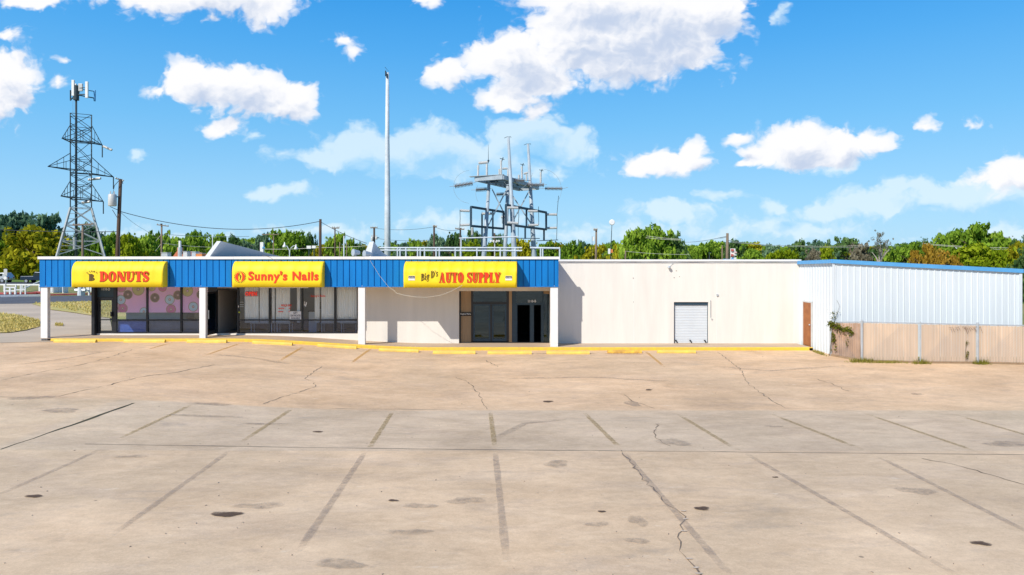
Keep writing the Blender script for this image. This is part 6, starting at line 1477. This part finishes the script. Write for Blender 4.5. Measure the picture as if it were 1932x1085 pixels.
def cloud_group(nm, BL):
    cg = bpy.data.node_groups.new(nm, 'ShaderNodeTree')
    cg.interface.new_socket('P', in_out='INPUT', socket_type='NodeSocketVector'); cg.interface.new_socket('D', in_out='OUTPUT', socket_type='NodeSocketFloat')
    gi, go = cg.nodes.new('NodeGroupInput'), cg.nodes.new('NodeGroupOutput'); prev = None
    for (px, py, rx, ry, am) in BL:
        u0, v0, ru, rv = (px - CX) / F, (HY - py) / F, rx / F * 1.2, ry / F * 1.17
        ma = cg.nodes.new('ShaderNodeVectorMath'); ma.operation = 'MULTIPLY_ADD'; ma.inputs[1].default_value = (1 / ru, 1 / rv, 0); ma.inputs[2].default_value = (-u0 / ru, -v0 / rv, 0)
        cg.links.new(gi.outputs[0], ma.inputs[0])
        ln = cg.nodes.new('ShaderNodeVectorMath'); ln.operation = 'LENGTH'; cg.links.new(ma.outputs[0], ln.inputs[0])
        mm = cg.nodes.new('ShaderNodeMath'); mm.operation = 'MULTIPLY_ADD'; mm.inputs[1].default_value = -am; mm.inputs[2].default_value = am; cg.links.new(ln.outputs['Value'], mm.inputs[0])
        if prev is None: prev = mm.outputs[0]
        else:
            mx = cg.nodes.new('ShaderNodeMath'); mx.operation = 'SMOOTH_MAX'; mx.inputs[2].default_value = .14; cg.links.new(prev, mx.inputs[0]); cg.links.new(mm.outputs[0], mx.inputs[1]); prev = mx.outputs[0]
    cg.links.new(prev, go.inputs[0]); return cg
GA, GB = cloud_group('cloud_heap', BL_A), cloud_group('cloud_veil', BL_B)
tc = N('ShaderNodeTexCoord'); sp = N('ShaderNodeSeparateXYZ'); K(tc.outputs['Generated'], sp.inputs[0])
def mth(op, a, b=None, c=None):
    x = N('ShaderNodeMath'); x.operation = op
    for i, q in enumerate((a, b, c)):
        if q is None: continue
        if isinstance(q, (int, float)): x.inputs[i].default_value = q
        else: K(q, x.inputs[i])
    return x.outputs[0]
ay = mth('MAXIMUM', mth('ABSOLUTE', sp.outputs['Y']), .05)
cb = N('ShaderNodeCombineXYZ'); K(mth('DIVIDE', sp.outputs['X'], ay), cb.inputs[0]); K(mth('DIVIDE', sp.outputs['Z'], ay), cb.inputs[1])
def vnoise(scale, detail, rough, vec, off=(0, 0, 0), stretch=(1, 1.5, 1)):
    mp = N('ShaderNodeMapping'); mp.inputs['Scale'].default_value = stretch; mp.inputs['Location'].default_value = off; K(vec, mp.inputs[0])
    n = N('ShaderNodeTexNoise'); n.noise_dimensions = '2D'; n.inputs['Scale'].default_value = scale; n.inputs['Detail'].default_value = detail; n.inputs['Roughness'].default_value = rough; K(mp.outputs[0], n.inputs['Vector']); return n
wn_ = vnoise(9, 4, .6, cb.outputs[0])
wv = N('ShaderNodeVectorMath'); wv.operation = 'MULTIPLY_ADD'; wv.inputs[1].default_value = (.06, .045, 0); wv.inputs[2].default_value = (-.03, -.0225, 0); K(wn_.outputs['Color'], wv.inputs[0])
pw = N('ShaderNodeVectorMath'); pw.operation = 'ADD'; K(cb.outputs[0], pw.inputs[0]); K(wv.outputs[0], pw.inputs[1])
def grp(g, v):
    x = N('ShaderNodeGroup'); x.node_tree = g; K(v, x.inputs[0]); return x.outputs[0]
def shift(v, d):
    x = N('ShaderNodeVectorMath'); x.operation = 'ADD'; K(v, x.inputs[0]); x.inputs[1].default_value = d; return x.outputs[0]
def puff(v):
    """cauliflower relief: round cells over finer noise, about -.5 to .5"""
    vo = N('ShaderNodeTexVoronoi'); vo.voronoi_dimensions = '2D'; vo.feature = 'SMOOTH_F1'; vo.inputs['Scale'].default_value = 22; vo.inputs['Detail'].default_value = 2; vo.inputs['Roughness'].default_value = .55; vo.inputs['Lacunarity'].default_value = 2.3; vo.inputs['Smoothness'].default_value = .35
    K(v, vo.inputs['Vector']); n = vnoise(34, 7, .66, v).outputs[0]
    return mth('ADD', mth('MULTIPLY_ADD', vo.outputs['Distance'], -.85, .50), mth('MULTIPLY_ADD', n, 1.0, -.5))
def mrange(f, a, b, c=0.0, d=1.0, smooth=True):
    x = N('ShaderNodeMapRange'); x.interpolation_type = 'SMOOTHSTEP' if smooth else 'LINEAR'
    for i_, q_ in ((1, a), (2, b), (3, c), (4, d)): x.inputs[i_].default_value = q_
    K(f, x.inputs[0]); return x.outputs[0]
P0 = pw.outputs[0]; P1 = shift(P0, (-.020, .030, 0)); P2 = shift(P0, (-.006, .009, 0))
pf0, pf2 = puff(P0), puff(P2)
A0 = grp(GA, P0); B0 = grp(GB, P0)
dA_ = mth('MULTIPLY_ADD', mth('MULTIPLY', pf0, mrange(A0, .2, .8, .66, .15)), 1.0, A0); dB_ = mth('MULTIPLY_ADD', pf0, .5, B0)
covA = mrange(dA_, -.06, .34); covB = mrange(dB_, -.05, .40)
covA = mth('MULTIPLY', covA, mrange(A0, -.05, .45, .45, 1.0))
relief = mth('SUBTRACT', pf2, pf0)
shA = mrange(mth('MULTIPLY_ADD', relief, .42, mth('MULTIPLY_ADD', pf0, .10, grp(GA, P1))), .24, 1.0)
shB = mrange(mth('MULTIPLY_ADD', relief, .3, grp(GB, P1)), .15, .85)
def cmix(f, a, b):
    x = N('ShaderNodeMix'); x.data_type = 'RGBA'
    if isinstance(f, float): x.inputs[0].default_value = f
    else: K(f, x.inputs[0])
    for s_, q_ in ((6, a), (7, b)):
        if isinstance(q_, tuple): x.inputs[s_].default_value = (*q_, 1)
        else: K(q_, x.inputs[s_])
    return x.outputs[2]
cl_ = 1 / SKY_S
def cs(r, g, b): return (r * cl_, g * cl_, b * cl_)
colA = cmix(shA, cs(.84, .84, .86), cs(.48, .56, .71)); colB = cmix(shB, cs(.66, .79, .86), cs(.33, .60, .84))
up_ = mrange(sp.outputs['Z'], 0.0, .02)
aB = mth('MULTIPLY', mth('MULTIPLY', covB, .76), up_); aA = mth('MULTIPLY', covA, up_)
mixs = N('ShaderNodeMix'); mixs.data_type = 'RGBA'; K(aA, mixs.inputs[0]); K(cmix(aB, smix.outputs[2], colB), mixs.inputs[6]); K(colA, mixs.inputs[7])
K(mixs.outputs[2], bg.inputs[0])

sl_ = bpy.data.lights.new('sun', 'SUN'); sl_.energy = 4.2; sl_.angle = R(.5); sl_.color = (1, .95, .87)
so_ = bpy.data.objects.new('sun', sl_); COL.objects.link(so_); so_.rotation_euler = sdir.to_track_quat('Z', 'Y').to_euler(); so_.location = (-20, -20, 40)

cam = bpy.data.cameras.new('camera'); cam.sensor_width = 36; cam.lens = 36 * F / 1932; cam.shift_y = -(1085 / 2 - HY) / 1932; cam.clip_end = 4000; cam.clip_start = .1
co = bpy.data.objects.new('camera', cam); COL.objects.link(co); co.location = (0, 0, CZ); co.rotation_euler = (R(90), 0, 0)
scn.camera = co
vs = scn.view_settings; vs.view_transform = 'Standard'; vs.look = 'None'; vs.gamma = 1; vs.exposure = .25
scn.cycles.max_bounces = 8; scn.cycles.transparent_max_bounces = 12; scn.cycles.use_denoising = True
